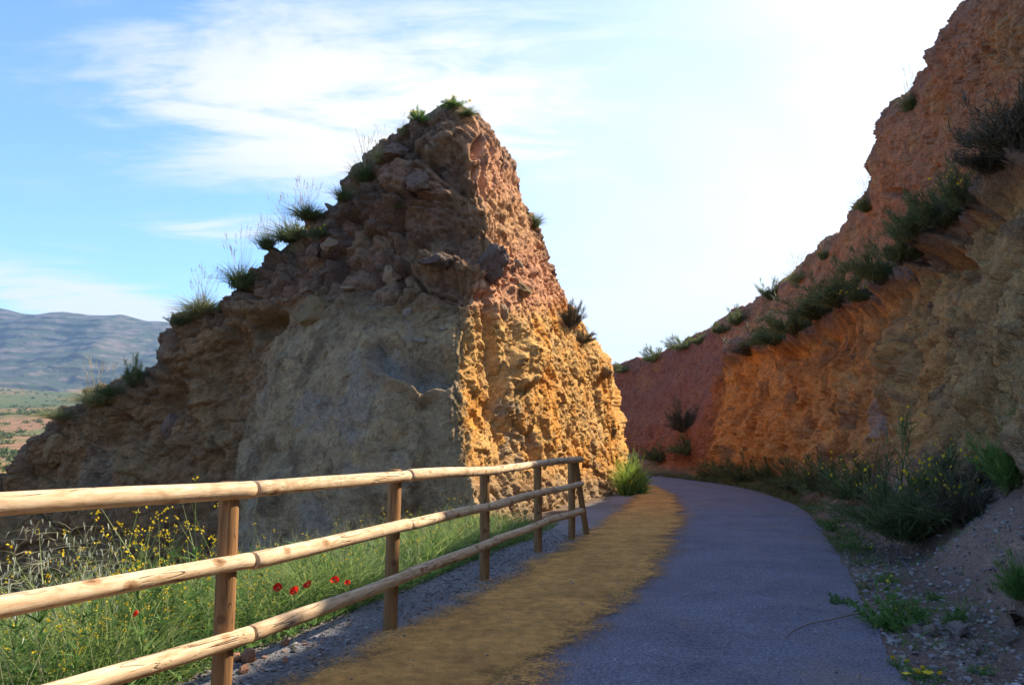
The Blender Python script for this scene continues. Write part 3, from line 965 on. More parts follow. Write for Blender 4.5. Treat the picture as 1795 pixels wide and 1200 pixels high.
    cave = lambda cx, cy, rx, ry, s: sstep(np.sqrt(((PX - cx) / rx)**2 + ((PY - cy) / ry)**2) + .15 * fbm(p * 2.5, 3, s), 1.1, 0.6) * (V < 6)
    d -= 0.30 * cave(1590, 335, 26, 9, 1)
    d -= 0.35 * cave(1690, 470, 46, 16, 2)
    d += 0.30 * cave(1680, 440, 60, 14, 3)
    d -= 0.30 * cave(1400, 620, 30, 14, 4)
    d -= 0.22 * cave(1560, 740, 18, 60, 5)
    d += 0.25 * cave(1600, 660, 20, 70, 6)
    d += 0.030 * fbm(p * np.array([7, 7, 3.5]), 3, 151, ridged=True) + 0.014 * fbm(p * 25, 2, 153)
    keep = 1 - sstep(V, 6.0, 6.5) * 0.5
    v = v + n * (d * keep)[:, None]

    nz = fbm(p * 0.9, 4, 161)
    nzs = fbm(p * 3.5, 3, 163)

    def c(*a):
        return np.array(a)[None]

    def blend(base, colr, m):
        m = np.clip(m, 0, 1)[:, None]
        return base * (1 - m) + colr * m
    cc = np.repeat(c(.56, .285, .098), len(p), 0)                                    # ochre wall
    cc = blend(cc, c(.35, .155, .055), sstep(nz + nzs * .4, 0.0, 0.4) * .8)
    cc = blend(cc, c(.42, .275, .125), sstep(PX + nz * 160, 1530, 1760) * lower)       # olive grey near wall
    cc = blend(cc, c(.34, .20, .10), sstep(nzs + nz, 0.2, 0.5) * sstep(PX, 1560, 1700) * lower * .6)
    cc = blend(cc, c(.36, .36, .36), sstep(cave(1545, 730, 26, 60, 7) + nzs * .3, 0.45, 0.8) * .55)
    cc = blend(cc, c(.19, .125, .075), lower * (1 - farred) * sstep(fbm(p * 1.9, 4, 165) , .18, .42) * .75)
    cc = blend(cc, c(.50, .30, .12), lower * (1 - farred) * sstep(fbm(p * 1.5, 4, 166), .22, .45) * .6)
    cc = blend(cc, c(.42, .21, .115), upw)
    cc = blend(cc, c(.46, .27, .12), sstep(nz, 0.1, 0.4) * upw * .6)
    cc = blend(cc, c(.30, .175, .12), sstep(V + .2 * nzs, 5.4, 5.8) * .7)
    cc = blend(cc, c(.21, .14, .115), np.clip(lip * 1.1, 0, 1) * .85)
    cc = blend(cc, c(.22, .15, .10), sstep(V, 3.0, 3.2) * sstep(V, 4.1, 3.9) * (1 - farred))
    cc = blend(cc, c(.25, .105, .074), farred * .9)
    cc = blend(cc, c(.33, .15, .075), farred * sstep(nz + nzs * .4, 0.1, 0.4) * .7)
    cc = blend(cc, c(.30, .205, .165), talus * sstep(PX, 1330, 1480) * .8)
    cc = blend(cc, c(.38, .39, .42), talus * sstep(nz, 0.2, 0.45) * sstep(PX, 1560, 1650) * .6)
    cc = blend(cc, c(.38, .20, .09), talus * sstep(PX, 1480, 1330) * .6)
    me = make_mesh("cut_bank", v, grid_faces(NU, NV), M_BANK, attrs={"col": cc})
    if me.polygons[(NU // 2) * (NV - 1) + NV // 3].normal.x > 0:
        me.flip_normals()
    o = add("cut_bank", me, kind="structure", label="long red and ochre cut bank in shade across the path")
    return o, v


# ------------------------------------------------------------------ mountains
def build_mountains():
    xs = np.linspace(-6600, 4000, 540)
    ts = np.linspace(0, 1, 170)
    # crest line of the photograph continued on both sides (direction, height above eye)
    D = 4200.0
    cp = [(-2200, 610), (-1500, 560), (-900, 590), (-500, 540), (-200, 566), (-60, 538), (0, 541), (60, 551), (110, 547), (160, 553), (215, 552), (260, 563), (310, 566), (420, 590), (600, 640), (900, 740), (1300, 790), (1800, 800)]
    cx = [P(a, b, D)[0] for a, b in cp]
    cz = [P(a, b, D)[2] for a, b in cp]
    H = np.interp(xs, cx, cz) + 7 * fbm(np.stack([xs / 110, xs * 0, xs * 0], 1), 4, 201)
    X = np.repeat(xs, len(ts))
    T = np.tile(ts, len(xs))
    Hh = np.repeat(H, len(ts))
    Y = D - 1900 * (1 - T)
    prof = np.interp(T, [0, .25, .5, .62, .8, .92, 1.0], [0.0, .10, .27, .43, .70, .90, 1.0])
    Z0 = ground_z(X * 0 - 600, Y * 0 + D - 1900) - 30
    Z = Z0 + (Hh - Z0) * prof
    p = np.stack([X, Y, Z], 1)
    rid = fbm(np.stack([X / 420 + 0.2 * fbm(p / 500, 3, 5), Y / 900, Z * 0], 1), 5, 203, ridged=True)
    Y2 = Y - (rid * 260 * np.sin(np.pi * np.clip(T, 0, 1))**0.8)
    zs = Z / 46 + 0.6 * fbm(p / 260, 3, 207)
    lay = np.abs((zs % 1) - .5) * 2
    band = sstep(T, .42, .55)
    Y2 = Y2 - band * 16 * sstep(lay, .2, .7)
    Z2 = Z + 12 * fbm(p / 70, 4, 205) * np.sin(np.pi * T) + 22 * rid * np.sin(np.pi * T) * (T < .97)
    v = np.stack([X, Y2, Z2], 1)
    # back side
    nz = fbm(p / 120, 4, 211)
    nzs = fbm(p / 30, 3, 212)
    rock = np.array([.13, .105, .085])
    scrub = np.array([.045, .058, .030])
    m = np.clip(sstep(nzs + nz * .5 + (lay > .6) * .25 * band + .1 * sstep(T, .85, .95), 0.10, 0.45), 0, 1)[:, None]
    cc = scrub * (1 - m) + rock * m
    pale = sstep(fbm(np.stack([X / 90, T * 6, X * 0], 1), 3, 215), .42, .6) * sstep(T, .1, .16) * sstep(T, .36, .28)
    cc = cc * (1 - pale[:, None]) + np.array([.55, .47, .40]) * pale[:, None]
    mat, t = new_mat("mountain_scrub")
    base = t.n("ShaderNodeAttribute", attribute_name="col").outputs["Color"]
    pos = t.n("ShaderNodeNewGeometry").outputs["Position"]
    a = t.noise(pos, 0.035, 6, 0.7)
    c = t.mix(0.9, base, t.ramp(a, [(0.35, (0.55, 0.57, 0.55)), (0.5, (1, 1, 1)), (0.66, (1.5, 1.42, 1.35))]), "MULTIPLY")
    finish(t, c, 0.95, a, 1.0, 12.0, 0.1)
    nb = len(v)
    crest = v.reshape(len(xs), len(ts), 3)[:, -1]
    back = crest + np.array([0, 1500, 0])
    back[:, 2] = -50
    vv = np.concatenate([v, back])
    f = grid_faces(len(xs), len(ts))
    i = np.arange(len(xs) - 1)
    top = i * len(ts) + len(ts) - 1
    fb = np.stack([top, top + len(ts), nb + i + 1, nb + i], 1)
    me = make_mesh("mountain", vv, np.concatenate([f, fb]), mat, attrs={"col": np.concatenate([cc, np.tile(scrub, (len(xs), 1))])})
    if me.polygons[len(f) // 2].normal.z < 0:
        me.flip_normals()
    add("mountain", me, kind="structure", label="long hazy blue mountain ridge behind the plain")


# ------------------------------------------------------------------ the fence
def wood_material():
    m, t = new_mat("peeled_pine")
    tc = t.n("ShaderNodeTexCoord").outputs["Object"]
    oi = t.n("ShaderNodeObjectInfo")
    off = t.n("ShaderNodeVectorMath", operation="SCALE")
    cb = t.n("ShaderNodeCombineXYZ", i_0=oi.outputs["Random"], i_1=oi.outputs["Random"], i_2=oi.outputs["Random"])
    t.link(cb.outputs[0], off.inputs[0])
    off.inputs["Scale"].default_value = 37.0
    p = t.n("ShaderNodeVectorMath", operation="ADD", i_0=tc, i_1=off.outputs[0]).outputs[0]
    mp = t.n("ShaderNodeMapping", i_0=p)
    mp.inputs["Scale"].default_value = (9, 9, 1.1)           # poles run along local Z
    g = t.noise(mp.outputs[0], 3.0, 5, 0.6, 1.6)
    wav = t.n("ShaderNodeTexWave", wave_type="BANDS", bands_direction="X", i_0=mp.outputs[0])
    wav.inputs["Scale"].default_value = 1.3
    wav.inputs["Distortion"].default_value = 9.0
    wav.inputs["Detail"].default_value = 3
    c = t.ramp(g, [(0.3, (0.47, 0.30, 0.16)), (0.52, (0.64, 0.47, 0.30)), (0.72, (0.72, 0.57, 0.40))])
    c = t.mix(0.30, c, t.ramp(wav.outputs["Fac"], [(0.2, (0.72, 0.6, 0.45)), (0.7, (1.08, 1.06, 1.0))]), "MULTIPLY")
    # knots
    mk = t.n("ShaderNodeMapping", i_0=p)
    mk.inputs["Scale"].default_value = (7.5, 7.5, 4.6)
    vk = t.n("ShaderNodeTexVoronoi", i_0=mk.outputs[0])
    vk.inputs["Scale"].default_value = 1.15
    kd = t.math("ADD", vk.outputs["Distance"], t.math("MULTIPLY", g, 0.16))
    c = t.mix(t.math("MULTIPLY", t.math("SUBTRACT", 1.0, t.smooth(kd, 0.24, 0.36)), 0.75), c, (0.30, 0.155, 0.062))
    c = t.mix(t.math("MULTIPLY", t.math("SUBTRACT", 1.0, t.smooth(kd, 0.14, 0.21)), 0.8), c, (0.17, 0.080, 0.035))
    # drying checks: thin dark lines along the grain
    mc = t.n("ShaderNodeMapping", i_0=p)
    mc.inputs["Scale"].default_value = (11, 11, 0.55)
    ck = t.noise(mc.outputs[0], 2.4, 3, 0.5, 0.3)
    line = t.math("SUBTRACT", 1.0, t.smooth(t.math("ABSOLUTE", t.math("SUBTRACT", ck, 0.60)), 0.0, 0.010))
    c = t.mix(t.math("MULTIPLY", line, 0.55), c, (0.22, 0.12, 0.06))
    fine = t.noise(mc.outputs[0], 22, 4, 0.7)
    c = t.mix(0.35, c, t.ramp(fine, [(0.3, (0.78, 0.74, 0.7)), (0.7, (1.15, 1.14, 1.12))]), "MULTIPLY")
    c = t.mix(0.45, c, t.ramp(oi.outputs["Random"], [(0, (0.86, 0.82, 0.78)), (1, (1.1, 1.08, 1.05))]), "MULTIPLY")
    st_ = t.noise(p, 5.5, 6, 0.7, 0.8)
    c = t.mix(0.75, c, t.ramp(st_, [(0.32, (0.66, 0.58, 0.50)), (0.48, (1, 1, 1)), (0.68, (1.12, 1.12, 1.12))]), "MULTIPLY")
    mg = t.n("ShaderNodeMapping", i_0=p)
    mg.inputs["Scale"].default_value = (5.0, 5.0, 0.35)
    gk = t.noise(mg.outputs[0], 2.0, 2, 0.5, 0.15)
    gash = t.math("MULTIPLY", t.math("SUBTRACT", 1.0, t.smooth(t.math("ABSOLUTE", t.math("SUBTRACT", gk, 0.55)), 0.0, 0.012)), t.smooth(st_, 0.45, 0.55))
    c = t.mix(t.math("MULTIPLY", gash, 0.85), c, (0.10, 0.055, 0.03))
    h = t.math("SUBTRACT", t.math("MULTIPLY", fine, 0.4), t.math("ADD", line, t.math("MULTIPLY", gash, 2.0)))
    finish(t, c, 0.78, h, 0.6, 0.007, 0.2)
    m2, t = new_mat("shade_darkened_post")
    tc = t.n("ShaderNodeTexCoord").outputs["Object"]
    oi = t.n("ShaderNodeObjectInfo")
    mp = t.n("ShaderNodeMapping", i_0=tc)
    mp.inputs["Scale"].default_value = (10, 10, 0.8)
    t.link(oi.outputs["Random"], mp.inputs["Location"])
    g = t.noise(mp.outputs[0], 3.2, 5, 0.65, 1.2)
    vk = t.n("ShaderNodeTexVoronoi", i_0=tc)
    vk.inputs["Scale"].default_value = 7.5
    c = t.ramp(g, [(0.3, (0.15, 0.072, 0.028)), (0.55, (0.31, 0.155, 0.058)), (0.75, (0.43, 0.24, 0.10))])  # post wood coloured darker than the rails to carry its shade
    c = t.mix(t.math("MULTIPLY", t.math("SUBTRACT", 1.0, t.smooth(vk.outputs["Distance"], 0.12, 0.24)), 0.8), c, (0.12, 0.055, 0.025))
    ck = t.noise(mp.outputs[0], 1.7, 2, 0.5, 0.2)
    line = t.math("SUBTRACT", 1.0, t.smooth(t.math("ABSOLUTE", t.math("SUBTRACT", ck, 0.57)), 0.0, 0.014))
    c = t.mix(t.math("MULTIPLY", line, 0.8), c, (0.09, 0.045, 0.02))
    finish(t, c, 0.75, t.math("SUBTRACT", g, line), 0.5, 0.008, 0.25)
    return m, m2


def pole_mesh(name, length, r0, r1, mat, seed, bend=0.01, seg=28, sides=24, chamfer=0.006):
    rs = np.random.default_rng(seed)
    t = np.linspace(0, 1, seg)
    z = np.concatenate([[0, 0], chamfer + t * (length - 2 * chamfer), [length, length]])
    rad = np.concatenate([[0.0, r0 - chamfer], r0 + (r1 - r0) * t, [r1 - chamfer, 0.0]])
    ph = rs.random(6) * 6.28
    bx = bend * np.sin(z / length * np.pi * 1.0 + ph[0] * 0.2) * math.cos(ph[1]) + bend * .5 * np.sin(z * 3 + ph[2])
    by = bend * np.sin(z / length * np.pi * 1.0) * math.sin(ph[1]) + bend * .5 * np.sin(z * 2.3 + ph[3])
    bx -= bx[0]
    by -= by[0]
    th = np.linspace(0, 2 * np.pi, sides, endpoint=False)
    Z, TH = np.meshgrid(z, th, indexing="ij")
    RR = np.repeat(rad[:, None], sides, 1)
    nz = vnoise(np.stack([np.cos(TH).ravel() * 1.4 + seed, np.sin(TH).ravel() * 1.4, Z.ravel() * 2.2], 1), seed).reshape(Z.shape)
    RR = RR * (1 + 0.045 * nz)
    v = np.stack([np.cos(TH) * RR + bx[:, None], np.sin(TH) * RR + by[:, None], Z], -1).reshape(-1, 3)
    n, m = len(z), sides
    i = np.arange(n * m).reshape(n, m)
    j = np.roll(i, -1, axis=1)
    f = np.stack([i[:-1], j[:-1], j[1:], i[1:]], -1).reshape(-1, 4)
    return make_mesh(name, v, f, mat, smooth=True)


def aim(o, a, b):
    """place a pole whose mesh runs along +Z from point a towards b"""
    from mathutils import Vector
    dv = Vector(b) - Vector(a)
    o.rotation_mode = "QUATERNION"
    o.rotation_quaternion = dv.to_track_quat("Z", "Y")
    o.location = Vector(a)


def build_fence():
    mw, mp = wood_material()
    posts = [(-3.45, 0.3), (-2.47, 2.22), (-1.475, 4.15), (-0.90, 6.0), (-0.285, 8.15), (0.32, 10.2), (0.85, 11.5)]
    root = add("timber_fence", None, label="round-pole timber fence with three pale rails bending along the path", cat="fence", loc=(posts[2][0], posts[2][1], 0))
    off = np.array(root.location)
    heights = [1.16, 1.16, 1.158, 1.16, 1.118, 1.13, 1.125]
    for k, ((x, y), h) in enumerate(zip(posts, heights)):
        me = pole_mesh("post", h + 0.5, 0.052, 0.050, mp, 300 + k, 0.006)
        o = add("post", me, root)
        tilt = [(0, 0), (0, 0), (0.012, 0.0), (0.016, 0.01), (0.012, 0), (0.006, 0), (0.0, 0)][k]
        aim(o, np.array([x - tilt[0] * .2, y, -0.5]) - off, np.array([x + tilt[0], y + tilt[1], h]) - off)
    # slanting strut behind the last post
    me = pole_mesh("strut", 1.30, 0.045, 0.043, mp, 320, 0.004)
    o = add("strut", me, root)
    aim(o, np.array([1.13, 11.95, -0.15]) - off, np.array([0.93, 11.58, 1.06]) - off)
    hts = [(1.125, .745, .375), (1.125, .745, .375), (1.115, .745, .375), (1.115, .740, .375), (1.075, .715, .37), (1.10, .735, .37), (1.115, .76, .375)]
    dirs = []
    for k in range(len(posts)):
        a = np.array(posts[max(k - 1, 0)])
        b = np.array(posts[min(k + 1, len(posts) - 1)])
        dd = (b - a) / np.linalg.norm(b - a)
        dirs.append(np.array([dd[1], -dd[0]]))            # towards the path
    for lev in range(3):
        pts = []
        for k, ((x, y), nn) in enumerate(zip(posts, dirs)):
            q = np.array([x, y]) + nn * 0.085
            pts.append(np.array([q[0], q[1], hts[k][lev]]))
        joints = [pts[0] - (pts[1] - pts[0]) * 0.02]
        for k in range(1, len(pts) - 1):
            dv = pts[k + 1] - pts[k]
            joints.append(pts[k] + dv / np.linalg.norm(dv) * (0.11 + 0.012 * lev))
        dv = pts[-1] - pts[-2]
        joints.append(pts[-1] + dv / np.linalg.norm(dv) * 0.26)
        for k in range(len(joints) - 1):
            a, b = joints[k], joints[k + 1]
            dv = (b - a) / np.linalg.norm(b - a)
            a2, b2 = a + dv * 0.003, b - dv * 0.003
            L = np.linalg.norm(b2 - a2)
            rr = 0.0435 + 0.003 * ((k + lev) % 2)
            me = pole_mesh("rail", L, rr, rr - 0.002, mw, 340 + lev * 10 + k, 0.007, chamfer=0.005)
            o = add("rail", me, root)
            aim(o, a2 - off, b2 - off)


build_ground()
build_road()
OUTCROP, OV = build_outcrop()
BANK, BV = build_bank()
build_mountains()
build_fence()
# ------------------------------------------------------------------ plant building
def rand_dirs(n, rs, spread_=1.0, up=0.35):
    a = rs.random(n) * 2 * np.pi
    r = np.sqrt(rs.random(n)) * spread_
    d = np.stack([np.cos(a) * r, np.sin(a) * r, np.full(n, up) + (1 - r * 0.6)], 1)
    return d / np.linalg.norm(d, axis=1, keepdims=True)


def blades(base, dirs, length, width, droop, rs, seg=3, sway=None):
    """tapered bent strips; returns verts, faces, tint"""
    n = len(base)
    side = np.cross(dirs, rs.normal(size=(n, 3)))
    side /= np.maximum(np.linalg.norm(side, axis=1, keepdims=True), 1e-6)
    hor = dirs * np.array([1, 1, 0.0])
    hor = hor + rs.normal(size=(n, 3)) * np.array([.15, .15, 0])
    V = np.zeros((n, seg + 1, 2, 3))
    for k in range(seg + 1):
        t = k / seg
        c = base + dirs * (length * t)[:, None]
        c = c + hor * (droop * length * t * t)[:, None] * 0.5
        c[:, 2] -= droop * length * t * t * 0.55
        w = width * (1 - t * 0.88) * 0.5
        V[:, k, 0] = c - side * w[:, None]
        V[:, k, 1] = c + side * w[:, None]
    v = V.reshape(-1, 3)
    b = np.arange(n)[:, None] * (2 * (seg + 1)) + np.arange(seg)[None] * 2
    f = np.stack([b, b + 1, b + 3, b + 2], -1).reshape(-1, 4)
    tint = np.repeat(rs.random(n), 2 * (seg + 1))
    tips = V[:, -1].mean(1)
    return v, f, tint, tips


def merge(parts):
    vs_, fs, ts, o = [], [], [], 0
    for v, f, t in parts:
        vs_.append(v)
        fs.append(f + o)
        ts.append(t)
        o += len(v)
    return np.concatenate(vs_), np.concatenate(fs), np.concatenate(ts)


def quads_at(pts, size, rs, flat=0.0):
    """two crossed petals per point"""
    out = []
    for _ in range(2):
        a = rs.normal(size=(len(pts), 3))
        a[:, 2] *= (1 - flat)
        a /= np.linalg.norm(a, axis=1, keepdims=True)
        b = np.cross(a, rs.normal(size=(len(pts), 3)))
        b /= np.maximum(np.linalg.norm(b, axis=1, keepdims=True), 1e-6)
        s = (size * (0.6 + 0.8 * rs.random(len(pts))))[:, None] * 0.5
        V = np.stack([pts - a * s, pts - b * s * .8, pts + a * s, pts + b * s * .8], 1).reshape(-1, 3)
        f = np.arange(len(pts) * 4).reshape(-1, 4)
        out.append((V, f, np.repeat(rs.random(len(pts)), 4)))
    return merge(out)


def leafmesh(name, v, f, t, mat):
    return make_mesh(name, v, f, mat, smooth=True, attrs={"tint": t})


# --- prototypes (unit size; copies share the mesh data)
def tuft_protos():
    out = []
    for s in range(4):
        rs = np.random.default_rng(500 + s)
        n = 520
        base = rs.normal(size=(n, 3)) * np.array([.13, .13, .02])
        d = rand_dirs(n, rs, 0.75 + .15 * s, 0.25)
        L = 0.55 + 0.55 * rs.random(n)
        v, f, t, _ = blades(base, d, L, np.full(n, .021), 0.35 + .6 * rs.random(n), rs, 3)
        n2 = 20
        d2 = rand_dirs(n2, rs, 0.60, 0.8)
        L2 = 1.05 + 0.75 * rs.random(n2)
        b2 = rs.normal(size=(n2, 3)) * np.array([.1, .1, .0])
        v2, f2, t2, tips = blades(b2, d2, L2, np.full(n2, .016), 0.12 + .25 * rs.random(n2), rs, 4)
        # feathery heads
        hb = np.repeat(tips, 5, 0) - np.repeat(d2, 5, 0) * (np.tile(np.arange(5), n2) * .05)[:, None]
        hd = np.repeat(d2, 5, 0) + rs.normal(size=(len(hb), 3)) * .25
        hv, hf, ht, _ = blades(hb, hd, np.full(len(hb), .12), np.full(len(hb), .018), np.full(len(hb), .4), rs, 2)
        sv, sf, st = merge([(v2, f2, t2), (hv, hf, ht)])
        out.append(((v, f, t), (sv, sf, st)))
    return out


def broom_protos():
    """upright twiggy shrubs: (woody stems, fine twigs, flower points)"""
    out = []
    for s in range(5):
        rs = np.random.default_rng(540 + s)
        n = 46
        wide = 0.95 + 0.25 * (s % 3)
        d = rand_dirs(n, rs, wide, 0.15)
        L = (0.55 + 0.5 * rs.random(n)) * (0.8 + .3 * d[:, 2])
        lob = 1 + 0.35 * np.sin(np.arctan2(d[:, 1], d[:, 0]) * (2 + s % 3) + s)
        L = L * lob
        b = rs.normal(size=(n, 3)) * np.array([.10, .10, .0])
        sv, sf, st, tips = blades(b, d, L, np.full(n, .022), 0.05 + .25 * rs.random(n), rs, 4)
        m = 3000
        k = rs.integers(0, n, m)
        tt = 0.22 + 0.78 * rs.random(m)**0.8
        bb = b[k] + d[k] * (L[k] * tt)[:, None] + rs.normal(size=(m, 3)) * .035
        bb[:, 2] = np.maximum(bb[:, 2] - 0.1 * L[k] * tt**2, 0.01)
        dd = d[k] * .7 + rs.normal(size=(m, 3)) * .38 + np.array([0, 0, .35])
        dd /= np.linalg.norm(dd, axis=1, keepdims=True)
        tv, tf, ttint, tt2 = blades(bb, dd, .11 + .15 * rs.random(m), np.full(m, .019), .1 + .3 * rs.random(m), rs, 2)
        top = tt2[tt2[:, 2] > 0.45]
        out.append(((sv, sf, st), (tv, tf, ttint), top))
    return out


def weed_protos():
    out = []
    for s in range(3):
        rs = np.random.default_rng(570 + s)
        n = 26
        d = rand_dirs(n, rs, 1.15, 0.2)
        L = .45 + .5 * rs.random(n)
        b = rs.normal(size=(n, 3)) * .05 * np.array([1, 1, 0])
        sv, sf, st, _ = blades(b, d, L, np.full(n, .022), .3 * rs.random(n), rs, 3)
        m = 420
        k = rs.integers(0, n, m)
        tt = .15 + .85 * rs.random(m)
        bb = b[k] + d[k] * (L[k] * tt)[:, None]
        bb[:, 2] = np.maximum(bb[:, 2] - .05 * tt, 0.01)
        dd = rs.normal(size=(m, 3)) + d[k] * .6 + np.array([0, 0, .25])
        dd /= np.linalg.norm(dd, axis=1, keepdims=True)
        lv, lf, lt, _ = blades(bb, dd, .10 + .13 * rs.random(m), np.full(m, .065), .4 * rs.random(m), rs, 2)
        out.append(((sv, sf, st), (lv, lf, lt), bb[tt > .9]))
    return out


TUFT, BROOM, WEED = tuft_protos(), broom_protos(), weed_protos()
_cache = {}


def cached(key, name, data, mat):
    if key not in _cache:
        _cache[key] = leafmesh(name, *data, mat)
    return _cache[key]


OPX, OPY = proj(OV)
BPX, BPY = proj(BV)
BPX = np.where(BV[:, 1] > 1, BPX, 1e6)


def on_surface(which, px, py, rad=7):
    V, X, Y = (OV, OPX, OPY) if which == "o" else (BV, BPX, BPY)
    dd = (X - px)**2 + (Y - py)**2
    m = np.where(dd < rad * rad)[0]
    if len(m) == 0:
        return V[np.argmin(dd)].copy()
    return V[m[np.argmin(V[m, 1])]].copy()


def on_ground(px, py):
    b = (600.0 - py) / F_PX
    ry, rz = CT - b * ST, ST + b * CT
    d = 5.0
    for _ in range(30):
        q = P(px, py, d)
        z = float(ground_z(np.array([q[0]]), np.array([q[1]]))[0])
        d = max(0.5, (z - EYE) / (rz / ry)) if rz < 0 else 60
    q = P(px, py, d)
    q[2] = z
    return q


rsP = np.random.default_rng(99)


def place_tuft(pt, hpx, label, mat, group, stalks=True, wide=1.0):
    d = pt[1]
    h = 1.2 * hpx * d / F_PX
    k = int(rsP.integers(0, 4))
    o = add("grass_tuft", None, label=label, cat="grass tuft", group=group, loc=pt - np.array([0, 0, .05 * h]), rot=(0, 0, rsP.random() * 6.28), scale=(h * wide, h * wide, h))
    add("blades", cached(("tb", k, mat.name), "tuft_blades", TUFT[k][0], mat), o)
    if stalks:
        add("seed_stalks", cached(("ts", k), "tuft_stalks", TUFT[k][1], M_STALK), o)
    return o


def place_shrub(pt, hpx, wide, label, mat, group, flowers=0, fsize=0.05):
    d = pt[1]
    h = 1.2 * hpx * d / F_PX
    k = int(rsP.integers(0, 5))
    o = add("shrub", None, label=label, cat="shrub", group=group, loc=pt - np.array([0, 0, .06 * h]), rot=(0, 0, rsP.random() * 6.28), scale=(h * wide, h * wide, h))
    add("stems", cached(("bs", k), "shrub_stems", BROOM[k][0], M_WOODY), o)
    add("twigs", cached(("bt", k, mat.name), "shrub_twigs", BROOM[k][1], mat), o)
    if flowers:
        rs = np.random.default_rng(int(hpx * 100) + flowers)
        top = BROOM[k][2]
        pts = top[rs.integers(0, len(top), flowers)] * np.array([1.05, 1.05, 1.06])
        add("flowers", leafmesh("shrub_flowers", *quads_at(pts, np.full(flowers, fsize / h), rs), M_YELLOW), o)
    return o


def place_weed(pt, hpx, wide, label, group, flowers=0, fsize=0.03):
    h = hpx * pt[1] / F_PX
    k = int(rsP.integers(0, 3))
    o = add("weed", None, label=label, cat="weed", group=group, loc=pt - np.array([0, 0, .02]), rot=(0, 0, rsP.random() * 6.28), scale=(h * wide, h * wide, h))
    add("stems", cached(("ws", k), "weed_stems", WEED[k][0], M_STEM), o)
    add("leaves", cached(("wl", k), "weed_leaves", WEED[k][1], M_WEED), o)
    if flowers:
        rs = np.random.default_rng(int(hpx * 100) + flowers)
        top = WEED[k][2]
        pts = top[rs.integers(0, len(top), flowers)] * 1.12
        add("flowers", leafmesh("weed_flowers", *quads_at(pts, np.full(flowers, fsize / h), rs), M_YELLOW), o)
    return o


# ------------------------------------------------------------------ boulders in the outcrop
def rock_mesh(name, mat, seed, cut=0.35, sub=5):
    import bmesh
    bm = bmesh.new()
    bmesh.ops.create_icosphere(bm, subdivisions=sub, radius=1.0)
    v = np.array([w.co[:] for w in bm.verts])
    rs = np.random.default_rng(seed)
    for _ in range(16):                                # planar breaks
        nn = rs.normal(size=3)
        nn /= np.linalg.norm(nn)
        lim = 0.50 + cut * rs.random()
        dd = v @ nn
        v = v - np.maximum(dd - lim, 0)[:, None] * nn * 0.92
    if sub >= 3:
        fa, ea = facets(v * 2.6 + seed, seed)
        fb, eb = facets(v * 6.0 + seed, seed + 3)
        v = v * (1 + 0.16 * fa + .05 * fb - .05 * (1 - ea))[:, None]
    if sub > 2:
        v = v * (1 + 0.10 * fbm(v * 1.7 + seed, 4, seed)[:, None] + 0.03 * fbm(v * 7 + seed, 3, seed + 5)[:, None])
    f = np.array([[w.index for w in fc.verts] for fc in bm.faces])
    bm.free()
    return make_mesh(name, v, f, mat, smooth=sub > 4)


def build_boulders():
    spec = [  # px, py, rx, ry (px), material, inset, tilt, label
        (868, 455, 34, 40, M_BOULDER_DARK, .25, 5, "dark squared boulder wedged in the corner of the outcrop"),
        (913, 462, 13, 9, M_BOULDER_GREY, .1, 15, "small pale rounded stone beside the dark boulder"),
        (918, 514, 17, 17, M_BOULDER_OCHRE, .3, 0, None),
        (888, 548, 14, 20, M_BOULDER_TAN, .4, 0, None),
        (688, 487, 17, 22, M_BOULDER_TAN, .1, 15, "pale upright stone perched on the outcrop face"),
        (712, 492, 14, 12, M_BOULDER_TAN, .1, 0, None),
        (556, 546, 46, 40, M_BOULDER_OCHRE, .30, -10, "large olive boulder bulging under the gravel layer"),
        (686, 262, 30, 18, M_BOULDER_DARK, .2, -3, "flat dark slab jutting at the shoulder of the outcrop"),
        (710, 543, 13, 10, M_BOULDER_GREY, .2, 10, None),
        (735, 590, 17, 8, M_BOULDER_GREY, .2, 12, None),
        (770, 572, 12, 6, M_BOULDER_GREY, .2, 8, None),
        (575, 425, 18, 14, M_BOULDER_TAN, .3, -10, None),
        (545, 432, 14, 12, M_BOULDER_DARK, .3, 20, None),
        (532, 503, 10, 8, M_BOULDER_TAN, .2, 0, None),
        (610, 502, 14, 6, M_BOULDER_TAN, .2, 8, None),
        (760, 455, 40, 14, M_BOULDER_DARK, .35, 4, None),
        (735, 320, 28, 24, M_BOULDER_DARK, .4, 10, None),
        (1066, 655, 12, 12, M_BOULDER_OCHRE, .3, 0, None),
        (1080, 755, 10, 9, M_BOULDER_OCHRE, .3, 0, None),
        (500, 530, 16, 7, M_BOULDER_TAN, .3, -5, None),
        (290, 745, 20, 26, M_BOULDER_DARK, .5, 20, None),
        (95, 775, 28, 34, M_BOULDER_OCHRE, .45, 15, None)]
    for i, (px, py, rx, ry, mat, inset, tilt, lab) in enumerate(spec):
        pt = on_surface("o", px, py)
        s = pt[1] / F_PX
        me = rock_mesh("boulder", mat, 700 + i, 0.3)
        o = add("boulder", me, OUTCROP, label=lab, loc=pt + np.array([0, inset * rx * s, 0]), rot=(R(10 * math.sin(i)), R(tilt), R(37 * i)), scale=(rx * s * 1.05, rx * s * 0.9, ry * s * 1.08))
        o.rotation_euler[2] = R((37 * i) % 20 - 10)


